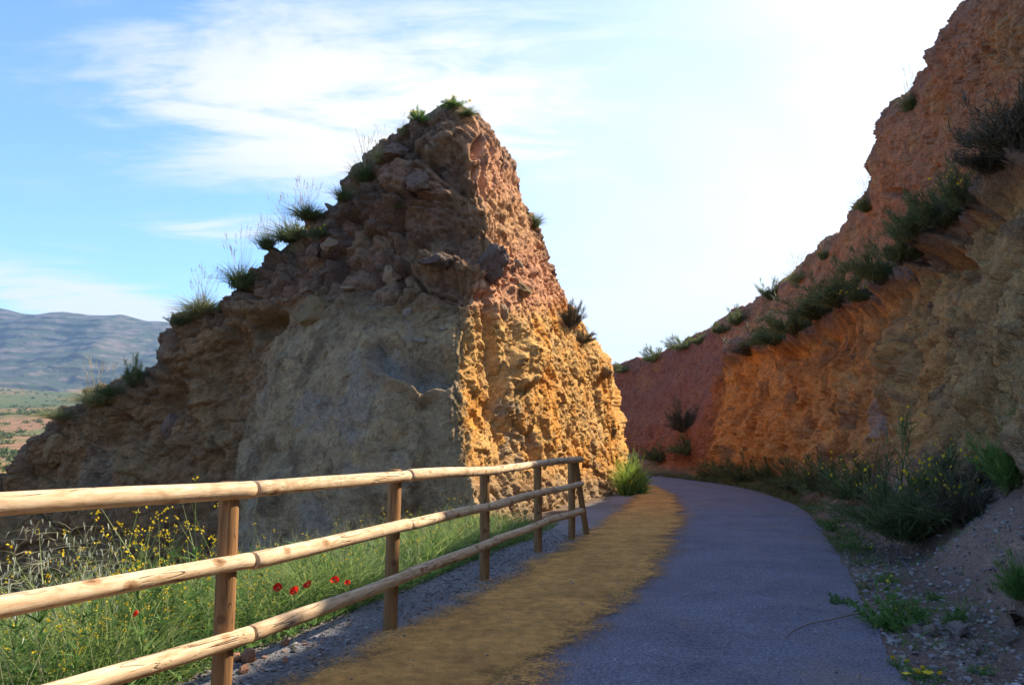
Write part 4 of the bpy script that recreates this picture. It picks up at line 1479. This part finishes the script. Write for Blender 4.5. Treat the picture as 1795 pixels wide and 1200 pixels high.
def build_plants():
    # tufts on the natural slope of the outcrop, from the low end upwards
    G = "grass tufts along the outcrop skyline"
    for px, py, h, mat, st, wd, lab in [
            (112, 724, 34, M_PALE_GRASS, False, 1.2, "low pale tuft at the foot of the outcrop skyline"),
            (165, 700, 50, M_PALE_GRASS, True, 1.0, "wispy pale tuft just above the lowest one on the outcrop"),
            (185, 690, 34, M_ESPARTO, False, .8, "small green tuft beside the wispy pale one on the outcrop"),
            (322, 552, 34, M_PALE_GRASS, False, .8, "yellowish small tuft on the ledge corner of the outcrop"),
            (348, 540, 52, M_PALE_GRASS, True, 1.0, "large pale tuft with long seed stalks on the outcrop ledge"),
            (415, 500, 62, M_ESPARTO, True, .75, "dark green tuft hanging at the step above the ledge"),
            (470, 434, 40, M_ESPARTO, True, .8, "dark tuft at the lower end of the big clump"),
            (500, 408, 56, M_ESPARTO, True, 1.0, "big dark tuft with tall stalks midway up the outcrop"),
            (535, 385, 44, M_ESPARTO, True, 1.0, "dense tuft at the upper end of the big clump"),
            (598, 350, 40, M_ESPARTO, False, .7, "round dark tuft between the big clump and the shoulder"),
            (640, 305, 56, M_ESPARTO, True, .7, "green tuft with stalks below the flat dark slab"),
            (655, 280, 36, M_PALE_GRASS, True, .6, "thin tuft of tall stalks beside the flat dark slab"),
            (700, 240, 30, M_PALE_GRASS, True, .5, "tall thin stalks rising behind the outcrop shoulder"),
            (815, 194, 26, M_ESPARTO, False, .8, "little green tuft just right of the summit"),
            (945, 396, 34, M_ESPARTO, False, .7, "lone green tuft halfway down the sunlit edge")]:
        place_tuft(on_surface("o", px, py, 10), h, lab, mat, G, st, wd)
    G = "shrubs on the outcrop"
    for px, py, h, wd, mat, fl, lab in [
            (238, 668, 42, .7, M_BROOM, 0, "small dark shrub low on the outcrop skyline"),
            (742, 214, 24, 1.0, M_WEED, 18, "bright green bush just left of the summit"),
            (788, 188, 17, 1.5, M_WEED, 22, "yellow-green bush crowning the summit"),
            (555, 412, 24, 1.2, M_BROOM, 8, "dark cushion bush with yellow flecks under the skyline"),
            (522, 418, 24, 1.1, M_BROOM, 6, "smaller cushion bush beside the flecked one"),
            (322, 574, 18, 1.2, M_BROOM, 0, "dark bush hanging under the ledge corner"),
            (1004, 566, 44, .6, M_BROOM_BROWN, 0, "thin twiggy bush at the end of the outcrop wall"),
            (1030, 594, 26, 1.0, M_BROOM_BROWN, 4, "low brown bush on the end ledge of the outcrop"),
            (695, 372, 10, 1.2, M_BROOM, 0, "tiny dark bush in the middle of the outcrop face")]:
        place_shrub(on_surface("o", px, py, 10), h, wd, lab, mat, G, fl)
    # skyline of the bank
    G = "grass tufts along the bank skyline"
    for px, py, h, mat, st, wd, lab in [
            (1590, 188, 50, M_ESPARTO, True, .6, "highest green tuft with fine stalks on the bank skyline"),
            (1512, 372, 42, M_ESPARTO, True, .7, "stalky tuft under the bulge of the bank skyline"),
            (1440, 446, 26, M_ESPARTO, True, .7, "small tuft midway down the bank skyline"),
            (1388, 492, 34, M_PALE_GRASS, True, .7, "straw-coloured stalks on the bank skyline")]:
        place_tuft(on_surface("b", px, py, 10), h, lab, mat, G, st, wd)
    G = "small shrubs along the bank skyline"
    for px, py, h, wd, lab in [
            (1345, 520, 28, .9, "grey-green shrub below the straw-coloured stalks"),
            (1288, 560, 26, 1.0, "spiky shrub on the lower bank skyline"),
            (1255, 578, 18, 1.1, "tiny shrub next to the spiky skyline shrub"),
            (1215, 600, 16, 1.2, "low shrub between two skyline clumps"),
            (1188, 612, 26, 1.1, "wide shrub on the far low skyline"),
            (1138, 632, 30, .7, "upright shrub on the far end of the bank"),
            (1085, 646, 18, 1.2, "last low shrub next to the outcrop edge")]:
        place_shrub(on_surface("b", px, py, 10), h, wd, lab, M_BROOM, G)
    G = "shrubs growing on the bench of the bank"
    for px, py, h, wd, mat, fl, lab in [
            (1790, 265, 105, 1.1, M_BROOM_BROWN, 0, "big dark twiggy shrub leaning from the bank at the frame edge"),
            (1735, 295, 60, 1.0, M_BROOM_BROWN, 0, "twiggy shrub just below the big leaning one"),
            (1690, 370, 64, .8, M_BROOM, 22, "shrub with a yellow-flowered side high on the bench"),
            (1650, 390, 92, .75, M_BROOM, 0, "tall dark broom on the bench"),
            (1600, 430, 66, .9, M_BROOM, 0, "dark broom below the tall one on the bench"),
            (1570, 462, 48, 1.1, M_BROOM, 0, "low broom at the middle of the bench"),
            (1535, 492, 58, 1.1, M_BROOM, 0, "bushy broom beside the little yellow-flowered one"),
            (1500, 525, 30, 1.0, M_BROOM, 26, "little shrub with yellow flowers on the bench lip"),
            (1465, 530, 66, 1.1, M_BROOM, 0, "full green broom in the centre of the bench row"),
            (1425, 550, 60, 1.1, M_BROOM, 0, "green broom left of the full one in the bench row"),
            (1390, 575, 52, 1.1, M_BROOM, 0, "rounded broom towards the low end of the bench"),
            (1350, 600, 44, 1.2, M_BROOM, 0, "green broom second from the low end of the bench"),
            (1305, 625, 40, 1.0, M_BROOM_BROWN, 0, "brown dry shrub at the low end of the bench")]:
        place_shrub(on_surface("b", px, py, 10), h, wd, lab, mat, G, fl, .05)
    G = "shrubs at the foot of the bank"
    for px, py, h, wd, mat, fl, lab in [
            (1150, 800, 30, 1.1, M_BROOM, 0, "far dark shrub where the path disappears"),
            (1190, 752, 50, .6, M_BROOM_BROWN, 0, "dark upright shrub against the far red wall"),
            (1200, 795, 40, 1.0, M_BROOM, 4, "shrub at the end of the ochre wall"),
            (1262, 832, 36, 1.1, M_BROOM, 8, "low flowered shrub under the ochre wall"),
            (1300, 838, 40, 1.1, M_BROOM, 14, "yellow-dotted shrub under the ochre wall"),
            (1345, 842, 40, 1.0, M_BROOM, 8, "shrub nestled in the ochre wall foot"),
            (1395, 855, 68, .9, M_BROOM, 0, "dark round shrub beside the bend"),
            (1440, 850, 62, 1.0, M_BROOM, 8, "shrub between the dark round one and the flowered one"),
            (1500, 866, 75, .95, M_BROOM, 30, "flowered shrub just beyond the biggest one"),
            (1590, 930, 150, .85, M_BROOM, 90, "biggest shrub, crowned with yellow flowers, beside the path"),
            (1655, 905, 105, 1.0, M_BROOM, 40, "flowered shrub leaning against the near wall"),
            (1705, 910, 95, 1.0, M_BROOM_BROWN, 14, "brown wiry shrub right of the biggest one"),
            (1770, 862, 120, .6, M_WEED, 8, "tall fresh green shrub at the frame edge"),
            (1785, 1045, 75, .7, M_WEED, 0, "green clump on the near gravel slope"),
            (1725, 835, 50, 1.0, M_BROOM_BROWN, 10, "small wiry shrub under the grey wall")]:
        place_shrub(on_surface("b", px, py, 10), h, wd, lab, mat, G, fl, .045)
    G = "weeds beside the asphalt"
    for px, py, h, wd, fl, lab in [
            (1470, 1058, 32, .9, 0, "small weed growing through the asphalt"),
            (1552, 1102, 92, .85, 2, "leafy weed clump at the end of the fallen twig"),
            (1592, 1088, 66, .8, 2, "weed right behind the leafy clump"),
            (1515, 1040, 12, 1.6, 0, "flat little weed at the asphalt edge"),
            (1560, 1020, 26, 1.1, 1, "low weed at the inner curve of the gravel"),
            (1500, 965, 42, 1.0, 2, "weed where the verge grass ends"),
            (1460, 930, 36, 1.0, 2, "weed in the verge grass near the bend"),
            (1620, 1190, 34, 1.6, 6, "yellow-flowered weed at the bottom edge of the picture"),
            (1575, 1168, 26, 1.2, 3, "little flowered weed on the asphalt rim"),
            (1675, 1090, 44, .8, 0, "slim weed among the stones"),
            (1720, 1180, 30, 1.2, 1, "weed below the pile of stones"),
            (1640, 1050, 24, 1.1, 0, "weed at the toe of the gravel slope")]:
        g = on_ground(px, py)
        place_weed(g, h, wd, lab, G, fl, .035)
    # the bright clump in the sun at the end of the outcrop
    g = on_ground(1102, 866)
    for k, (dx, dy, h, lab) in enumerate([(-.10, -.3, 82, "bright sunlit clump of tall weeds at the outcrop corner"), (.12, .3, 98, "tallest sunlit weeds behind the bright clump"), (.25, 0.0, 60, "shorter sunlit weeds beside the bright clump")]):
        q = g + np.array([dx, dy, 0])
        place_tuft(q, h, lab, M_SUN_TINT, "sunlit weeds at the outcrop corner", False, .38)
        place_weed(q + np.array([.05, -.1, 0]), h * .8, .45, ["broad-leaved weed in front of the sunlit clump", "flowering weed inside the tallest sunlit clump", "flowering weed on the path side of the sunlit clump"][k], "sunlit leaves at the outcrop corner", 16, .06)


def build_meadow():
    rs = np.random.default_rng(812)

    def sample(n, ylo, yhi, slo, shi):
        y = ylo + (yhi - ylo) * rs.random(n)
        s = slo + (shi - slo) * rs.random(n)**1.1
        x = np.interp(y, FENCE_Y, FENCE_X) - s
        return x, y, s
    parts = []
    # dense blades behind the fence
    for n, ylo, yhi, slo, shi, h, w in [(22000, 1.6, 7.5, .62, 3.6, .42, .011), (16000, 6.5, 13.6, .60, 2.4, .40, .012), (9000, 2.5, 6.5, 3.0, 6.5, .55, .011), (12000, 2.4, 6.2, 1.0, 4.2, .62, .012)]:
        x, y, s = sample(n, ylo, yhi, slo, shi)
        z = ground_z(x, y)
        b = np.stack([x, y, z], 1)
        edge = np.clip((s - slo + .08) / .5, .18, 1)
        patch = np.clip(0.75 + 1.25 * fbm(b * 1.5, 3, 90), .2, 1.6)
        L = 1.2 * h * (0.35 + rs.random(n)**1.5 * 1.3) * edge * patch * np.interp(y, [1, 5, 13], [1.25, 1.0, .9])
        d = rand_dirs(n, rs, 0.9, 0.35)
        v, f, t, _ = blades(b, d, L, np.full(n, w) * (0.7 + .6 * rs.random(n)), .3 + .8 * rs.random(n), rs, 3)
        parts.append((v, f, t))
    v, f, t = merge(parts)
    add("meadow_grass", leafmesh("meadow_grass", v, f, t, M_MEADOW), kind="stuff", label="tangled green grass and weeds behind the fence", cat="grass")
    # pale dry stems
    n = 5200
    x, y, s = sample(n, 1.6, 12.5, .75, 3.4)
    b = np.stack([x, y, ground_z(x, y)], 1)
    d = rand_dirs(n, rs, 0.95, 0.45)
    v, f, t, _ = blades(b, d, (.25 + .45 * rs.random(n)) * np.clip((s - .5) / .7, .3, 1), np.full(n, .0060), .1 + .3 * rs.random(n), rs, 3)
    add("dry_stalks", leafmesh("dry_stalks", v, f, t, M_DRYSTEM), kind="stuff", label="pale dry stalks standing in the weeds behind the fence", cat="dry grass")
    # broad low leaves near the gravel edge
    n = 11000
    x, y, s = sample(n, 1.6, 11, .60, 3.4)
    b = np.stack([x, y, ground_z(x, y) + .03 + .30 * rs.random(n) * np.clip(s - .6, 0, 1)], 1)
    d = rand_dirs(n, rs, 1.3, 0.1)
    v, f, t, _ = blades(b, d, .05 + .08 * rs.random(n), np.full(n, .024), .5 * rs.random(n), rs, 2)
    add("low_leaves", leafmesh("low_leaves", v, f, t, M_WEED), kind="stuff", label="low broad leaves along the gravel edge behind the fence", cat="ground cover")

    # verge grass on the far side of the asphalt
    n = 9000
    y = 7.5 + 26 * rs.random(n)**1.2
    x = np.interp(y, ROAD_R[:, 1], ROAD_R[:, 0]) + .02 + np.abs(rs.normal(size=n)) * np.interp(y, [7, 12, 20, 33], [.15, .28, .4, .35])
    b = np.stack([x, y, ground_z(x, y)], 1)
    keep = (fbm(b * 1.3, 4, 96) > np.interp(y, [7, 11, 14], [.22, .0, -.12]))
    b = b[keep]
    n = len(b)
    L = (.06 + .26 * rs.random(n)**1.6) * np.interp(b[:, 1], [7, 30], [1.0, 1.4])
    v, f, t, _ = blades(b, rand_dirs(n, rs, 1.0, .3), L, np.interp(b[:, 1], [7, 30], [.008, .02]), .4 + .6 * rs.random(n), rs, 3)
    add("verge_grass", leafmesh("verge_grass", v, f, t, M_VERGE), kind="stuff", label="strip of grass between the asphalt and the bank", cat="grass")
    # sparse sprouts on the stony verge
    n = 1500
    y = 3.5 + 6 * rs.random(n)
    x = np.interp(y, ROAD_R[:, 1], ROAD_R[:, 0]) + .1 + 1.3 * rs.random(n)
    b = np.stack([x, y, ground_z(x, y)], 1)
    b = b[fbm(b * 1.6, 3, 97) > .12]
    n = len(b)
    v, f, t, _ = blades(b, rand_dirs(n, rs, 1.1, .3), .05 + .12 * rs.random(n), np.full(n, .007), .4 * rs.random(n), rs, 3)
    add("verge_sprouts", leafmesh("verge_sprouts", v, f, t, M_WEED), kind="stuff", label="thin sprouts of grass on the stony verge", cat="grass")

    # ---- tall flowering stems, counted one by one
    def mustard_mesh(seed):
        r = np.random.default_rng(seed)
        nb = 9
        sb = np.zeros((1, 3))
        sd = np.array([[r.normal() * .12, r.normal() * .12, 1.0]])
        sd /= np.linalg.norm(sd)
        sv, sf, st, tip = blades(sb, sd, np.array([.92]), np.array([.011]), np.array([.12]), r, 5)
        tt = .25 + .65 * r.random(nb)
        bb = sd * .92 * tt[:, None]
        bd = rand_dirs(nb, r, 1.0, .5)
        bl = .22 + .28 * r.random(nb)
        bv, bf, bt, btips = blades(bb, bd, bl, np.full(nb, .0078), -.35 * r.random(nb), r, 4)
        stem = merge([(sv, sf, st), (bv, bf, bt)])
        heads = np.concatenate([tip, btips])
        pts = np.repeat(heads, 4, 0) + r.normal(size=(len(heads) * 4, 3)) * .012
        fl = quads_at(pts, np.full(len(pts), .017), r)
        nl = 44
        lb = sd * (.7 * r.random(nl))[:, None]
        lv, lf, lt, _ = blades(lb, rand_dirs(nl, r, 1.2, .2), .08 + .13 * r.random(nl), np.full(nl, .017), .5 * r.random(nl), r, 3)
        return [leafmesh("flower_stem", *stem, M_STEM), leafmesh("flower_heads", *fl, M_YELLOW), leafmesh("stem_leaves", lv, lf, lt, M_WEED)]
    protos = [mustard_mesh(900 + i) for i in range(6)]
    lab_near = "branching stem with small yellow flowers in the weeds left of the nearest post"
    lab_far = "branching stem with small yellow flowers in the weeds between the nearer posts"
    for i in range(165):
        near = i < 110
        if near:
            y = 2.3 + 3.6 * rs.random()
            s = .72 + (2.7 if i < 60 else 1.1) * rs.random()
        else:
            y = 5.4 + 6.4 * rs.random()
            s = .75 + 1.1 * rs.random()
        x = float(np.interp(y, FENCE_Y, FENCE_X)) - s
        px, _ = proj(np.array([[x, y, 0.]]))
        near = px[0] < 375
        h = (.60 + .40 * rs.random()) * (1.0 if near else .68) * (1.0 if i < 60 or i >= 110 else .62)
        z = float(ground_z(np.array([x]), np.array([y]))[0])
        o = add("mustard_plant", None, label=lab_near if near else lab_far, cat="wildflower", group="yellow flower stems by the nearest post" if near else "yellow flower stems between the nearer posts",
                loc=(x, y, z - .02), rot=(rs.normal() * .10, rs.normal() * .10, rs.random() * 6.28), scale=(h, h, h))
        for nm, me in zip(("stem", "flowers", "leaves"), protos[i % 6]):
            add(nm, me, o)

    # wild oats
    def oat_mesh(seed):
        r = np.random.default_rng(seed)
        sd = np.array([[r.normal() * .15, r.normal() * .15, 1.0]])
        sd /= np.linalg.norm(sd)
        sv, sf, st, tip = blades(np.zeros((1, 3)), sd, np.array([1.0]), np.array([.007]), np.array([.25]), r, 6)
        n = 22
        tt = .62 + .38 * r.random(n)
        bb = sd * tt[:, None] + np.array([.5, .5, -.55]) * sd * .25 * (tt**2)[:, None] * np.array([1, 1, .0])
        bd = rand_dirs(n, r, 1.4, .0)
        bv, bf, bt, tips = blades(bb, bd, .07 + .12 * r.random(n), np.full(n, .003), np.full(n, .7), r, 3)
        dd = np.tile(np.array([[0, 0, -1.0]]), (n, 1)) + r.normal(size=(n, 3)) * .25
        pv, pf, pt_, _ = blades(tips, dd, np.full(n, .036), np.full(n, .0075), np.full(n, 0.), r, 2)
        pv2, pf2, pt2, _ = blades(tips, dd + r.normal(size=(n, 3)) * .12, np.full(n, .033), np.full(n, .006), np.full(n, 0.), r, 2)
        stem = merge([(sv, sf, st), (bv, bf, bt)])
        spk = merge([(pv, pf, pt_), (pv2, pf2, pt2)])
        return [leafmesh("oat_stem", *stem, M_DRYSTEM), leafmesh("oat_heads", *spk, M_OAT)]
    protos = [oat_mesh(940 + i) for i in range(4)]
    for i, (px, py, d) in enumerate([(95, 1010, 4.3), (110, 1005, 4.2), (70, 1040, 4.0), (122, 1020, 4.5), (165, 1000, 4.6), (158, 1030, 4.4), (205, 1000, 4.7), (225, 1020, 4.5), (40, 1060, 3.9), (20, 1080, 3.8), (190, 1040, 4.3), (135, 1050, 4.2), (60, 1000, 4.4), (10, 1050, 4.0)]):
        q = P(px, py, d)
        z = float(ground_z(q[:1], q[1:2])[0])
        top = P(px, 905 + (i * 37 % 60), d)[2]
        o = add("wild_oat", None, label="drooping pale wild oat above the weeds left of the nearest post", cat="wild oat", group="wild oats above the weeds", loc=(q[0], q[1], z), rot=(0, 0, rs.random() * 6.28), scale=(max(top - z, .4),) * 3)
        for nm, me in zip(("stem", "spikelets"), protos[i % 4]):
            add(nm, me, o)

    # poppies
    def poppy(px, py, d, lab, size=.040):
        q = P(px, py, d)
        z = float(ground_z(q[:1], q[1:2])[0])
        h = q[2] - z
        r = np.random.default_rng(int(px))
        o = add("poppy", None, label=lab, cat="poppy", group="red poppies in the weeds", loc=(q[0], q[1], z), rot=(0, 0, R(15) * r.normal()))
        tl = R(42 + 12 * r.normal())
        sv, sf, st, tip = blades(np.zeros((1, 3)), np.array([[.0, .0, 1.]]), np.array([h]), np.array([.006]), np.array([.03]), r, 4)
        add("stem", leafmesh("poppy_stem", sv, sf, st, M_STEM), o)
        tip = tip[0]
        for k in range(4):                       # cupped petals
            a0 = k * np.pi / 2 + .2 * r.normal()
            vs2, nseg, mseg = [], 7, 5
            for i_ in range(mseg):
                tt = i_ / (mseg - 1)
                for j in range(nseg):
                    w = (j / (nseg - 1) - .5) * 2.5 * (0.35 + .65 * tt)
                    rr = size * (0.08 + .75 * tt) * (1 - .12 * w * w)
                    zz = size * (.62 * tt**1.6 + .07 * math.sin(j * 2.1 + k) * tt) + (k % 2) * .003
                    vs2.append([math.cos(a0 + w) * rr, math.sin(a0 + w) * rr, zz])
            vs2 = np.array(vs2)
            ct, st_ = math.cos(tl), math.sin(tl)
            vs2 = np.stack([vs2[:, 0], vs2[:, 1] * ct - vs2[:, 2] * st_, vs2[:, 1] * st_ + vs2[:, 2] * ct], 1)
            add("petal", leafmesh("poppy_petal", vs2 + tip, grid_faces(mseg, nseg), np.full(mseg * nseg, r.random()), M_RED), o)
        me = rock_mesh("poppy_heart", M_DARKCORE, 5, sub=2)
        add("heart", me, o, loc=tip + np.array([0, -math.sin(tl), math.cos(tl)]) * size * .15, scale=size * .16)
    poppy(487, 1030, 5.6, "leftmost of the red poppies behind the fence")
    poppy(518, 1036, 5.4, "lowest red poppy, second from the nearest post")
    poppy(541, 1026, 5.7, "red poppy third from the nearest post")
    poppy(587, 1018, 6.1, "red poppy standing apart to the right of the others", .042)
    poppy(609, 1022, 6.2, "half-hidden small red poppy among yellow flowers", .03)
    poppy(241, 1074, 4.4, "tiny red poppy deep in the weeds left of the nearest post", .022)


def build_stones():
    rs = np.random.default_rng(77)
    # gravel: loose chips along both verges, too many to count
    import bmesh
    def chips(n, xf, name, lab, mat, smin, smax):
        bm = bmesh.new()
        bmesh.ops.create_icosphere(bm, subdivisions=1, radius=1.0)
        bv = np.array([w.co[:] for w in bm.verts])
        bf = np.array([[w.index for w in fc.verts] for fc in bm.faces])
        bm.free()
        x, y = xf(n)
        z = ground_z(x, y)
        n = len(x)
        s = smin + (smax - smin) * rs.random(n)**3
        ax = 0.6 + .8 * rs.random((n, 3))
        ax[:, 2] *= .6
        jit = 1 + .25 * rs.normal(size=(n, len(bv), 1))
        ang = rs.random(n) * 6.28
        V = bv[None] * jit * ax[:, None]
        ca, sa = np.cos(ang)[:, None], np.sin(ang)[:, None]
        V = np.stack([V[..., 0] * ca - V[..., 1] * sa, V[..., 0] * sa + V[..., 1] * ca, V[..., 2]], -1)
        V = V * s[:, None, None] + np.stack([x, y, np.maximum(z, np.where(name == 'path_grit', .022, -99)) + s * .25], 1)[:, None]
        f = bf[None] + (np.arange(n) * len(bv))[:, None, None]
        me = make_mesh(name, V.reshape(-1, 3), f.reshape(-1, 3), mat, smooth=False, attrs={"tint": np.repeat(rs.random(n), len(bv))})
        add(name, me, kind="stuff", label=lab, cat="gravel")
    m, t = new_mat("loose_gravel")
    a = t.n("ShaderNodeAttribute", attribute_name="tint").outputs["Fac"]
    c = t.ramp(a, [(0, (.10, .085, .08)), (.4, (.21, .18, .165)), (.75, (.30, .26, .235)), (.9, (.30, .18, .12)), (1, (.42, .38, .35))])
    finish(t, c, .9, spec=.2)

    def left(n):
        y = 2.8 + 10 * rs.random(n)**1.3
        s = -.45 + 1.25 * rs.random(n)
        return np.interp(y, FENCE_Y, FENCE_X) - s, y

    def right(n):
        y = 3.4 + 7.5 * rs.random(n)**1.3
        u = rs.random(n)**1.2
        rr = np.interp(y, ROAD_R[:, 1], ROAD_R[:, 0])
        return rr + .05 + u * 2.5, y
    def onpath(n):
        y = 3.2 + 12 * rs.random(n)**1.6
        u = rs.random(n)
        l, r = np.interp(y, SAND_L[:, 1], SAND_L[:, 0]), np.interp(y, ROAD_R[:, 1], ROAD_R[:, 0])
        u = np.where(rs.random(n) < .45, 1 - .12 * rs.random(n)**2, u)
        return l + (r - l) * u, y
    chips(1500, onpath, "path_grit", "scattered grit lying on the sand and asphalt", m, .004, .011)
    chips(9000, left, "verge_gravel", "loose grey gravel along the fence line", m, .005, .020)
    chips(6500, right, "slope_gravel", "loose gravel between the asphalt and the bank", m, .006, .030)
    # single stones
    pool = [rock_mesh("stone", M_STONE, 800 + i, .4, 3) for i in range(6)]
    red = [rock_mesh("clod", M_STONE_RED, 820 + i, .4, 3) for i in range(3)]
    for px, py, w, lab in [(437, 1158, 19, "red clod of earth resting at the foot of the nearest post"), (412, 1160, 16, "red clod right against the nearest post"), (500, 1130, 9, "small red stone on the gravel behind the fence"), (500, 1160, 7, "little red pebble between the rail shadows"), (425, 1178, 12, "flat reddish stone in the shadow beside the nearest post")]:
        g = on_ground(px, py)
        s = w * g[1] / F_PX
        add("clod", red[int(px) % 3], None, lab, "stone", "red clods by the fence", None, g + np.array([0, 0, s * .4]), (px, py, px * .3), (s, s * .9, s * .75))
    big = [(1678, 1112, 27, "largest brown stone on the verge gravel"), (1632, 1112, 22, "grey stone left of the largest brown one"), (1592, 1090, 17, "dark stone tucked behind the leafy weed clump"), (1708, 1140, 17, "reddish stone right of the pebble pile"), (1703, 1172, 15, "pale grey stone near the bottom edge"), (1690, 1188, 18, "flat grey stone at the bottom edge"), (1770, 1122, 21, "pale slab half sunk in the gravel slope"), (1712, 1085, 18, "blue-grey stone at the toe of the slope"), (1608, 1110, 14, "brown stone between the leafy weed and the grey stone")]
    for i, (px, py, w, lab) in enumerate(big):
        g = on_ground(px, py)
        s = w * g[1] / F_PX
        add("stone", pool[i % 6], None, lab, "stone", "larger stones on the verge", None, g + np.array([0, 0, s * .25]), (i * .3, i * .7, i * 1.9), (s, s * .85, s * .6))
    for i in range(46):
        px = 1600 + 170 * rs.random()
        py = 1080 + 118 * rs.random()
        if i < 26:
            px, py = 1690 + 24 * rs.normal(), 1140 + 20 * rs.normal()
        g = on_ground(px, py)
        s = (4 + 6 * rs.random()) * g[1] / F_PX
        add("stone", pool[i % 6], None, "small stone in the loose pile beside the asphalt", "stone", "small stones on the verge", None, g + np.array([0, 0, s * .2]), (rs.random() * 6, rs.random() * 6, rs.random() * 6), (s, s * .8, s * .6))
    # fallen twig on the asphalt
    pts = [(1378, 1126), (1392, 1112), (1420, 1100), (1460, 1092), (1510, 1080)]
    q = np.array([on_ground(*a) for a in pts])
    q[:, 2] = .02
    q = catmull(q, np.linspace(0, len(q) - 1, 30), 0)
    th = np.linspace(0, 2 * np.pi, 7)[:-1]
    rad = np.linspace(.0035, .007, 30)
    V = np.stack([q[:, None, 0] + 0 * th, q[:, None, 1] + np.cos(th) * rad[:, None], q[:, None, 2] + np.sin(th) * rad[:, None]], -1).reshape(-1, 3)
    i = np.arange(180).reshape(30, 6)
    j = np.roll(i, -1, 1)
    f = np.stack([i[:-1], j[:-1], j[1:], i[1:]], -1).reshape(-1, 4)
    tw, t = new_mat("dry_twig")
    n = t.noise(t.n("ShaderNodeNewGeometry").outputs["Position"], 40, 4)
    finish(t, t.mix(n, (.16, .10, .07), (.34, .25, .19)), .9)
    add("fallen_twig", make_mesh("fallen_twig", V, f, tw), None, "thin dry twig lying on the asphalt by the weeds", "twig")


def build_plain_scrub():
    rs = np.random.default_rng(31)
    n = 7000
    r = 45 * (2300 / 45)**rs.random(n)
    a = R(-62) + R(44) * rs.random(n)
    x, y = r * np.sin(a), r * np.cos(a)
    z = ground_z(x, y)
    m = 16
    s = (.5 + 1.0 * rs.random(n)) * np.clip(r / 130, .7, 5.0)
    k = np.repeat(np.arange(n), m)
    d = rand_dirs(n * m, rs, 1.1, .2)
    b = np.stack([x, y, z], 1)[k] + rs.normal(size=(n * m, 3)) * np.array([.25, .25, .05]) * s[k][:, None]
    v, f, t, _ = blades(b, d, s[k] * (.4 + .4 * rs.random(n * m)), s[k] * .28, np.full(n * m, .2), rs, 2)
    add("plain_scrub", leafmesh("plain_scrub", v, f, t, M_BROOM), kind="stuff", label="scattered scrub dotting the distant plain", cat="scrub")


def build_haze():
    xs, ys, zs = (-6900, 6900), (-6900, 6900), (-90, 860)
    v = np.array([[x, y, z] for x in xs for y in ys for z in zs], float)
    f = np.array([[0, 1, 3, 2], [4, 6, 7, 5], [0, 4, 5, 1], [2, 3, 7, 6], [0, 2, 6, 4], [1, 5, 7, 3]])
    m, t = new_mat("thin_air")
    vol = t.n("ShaderNodeVolumePrincipled")
    vol.inputs["Color"].default_value = (.42, .65, 1.0, 1)
    vol.inputs["Density"].default_value = 0.85e-4
    vol.inputs["Anisotropy"].default_value = 0.2
    o = t.n("ShaderNodeOutputMaterial")
    t.link(vol.outputs[0], o.inputs["Volume"])
    add("haze", make_mesh("haze", v, f, m, smooth=False), kind="stuff", label="thin blue air over the plain")


build_boulders()
build_plants()
build_meadow()
build_stones()
build_plain_scrub()
build_haze()
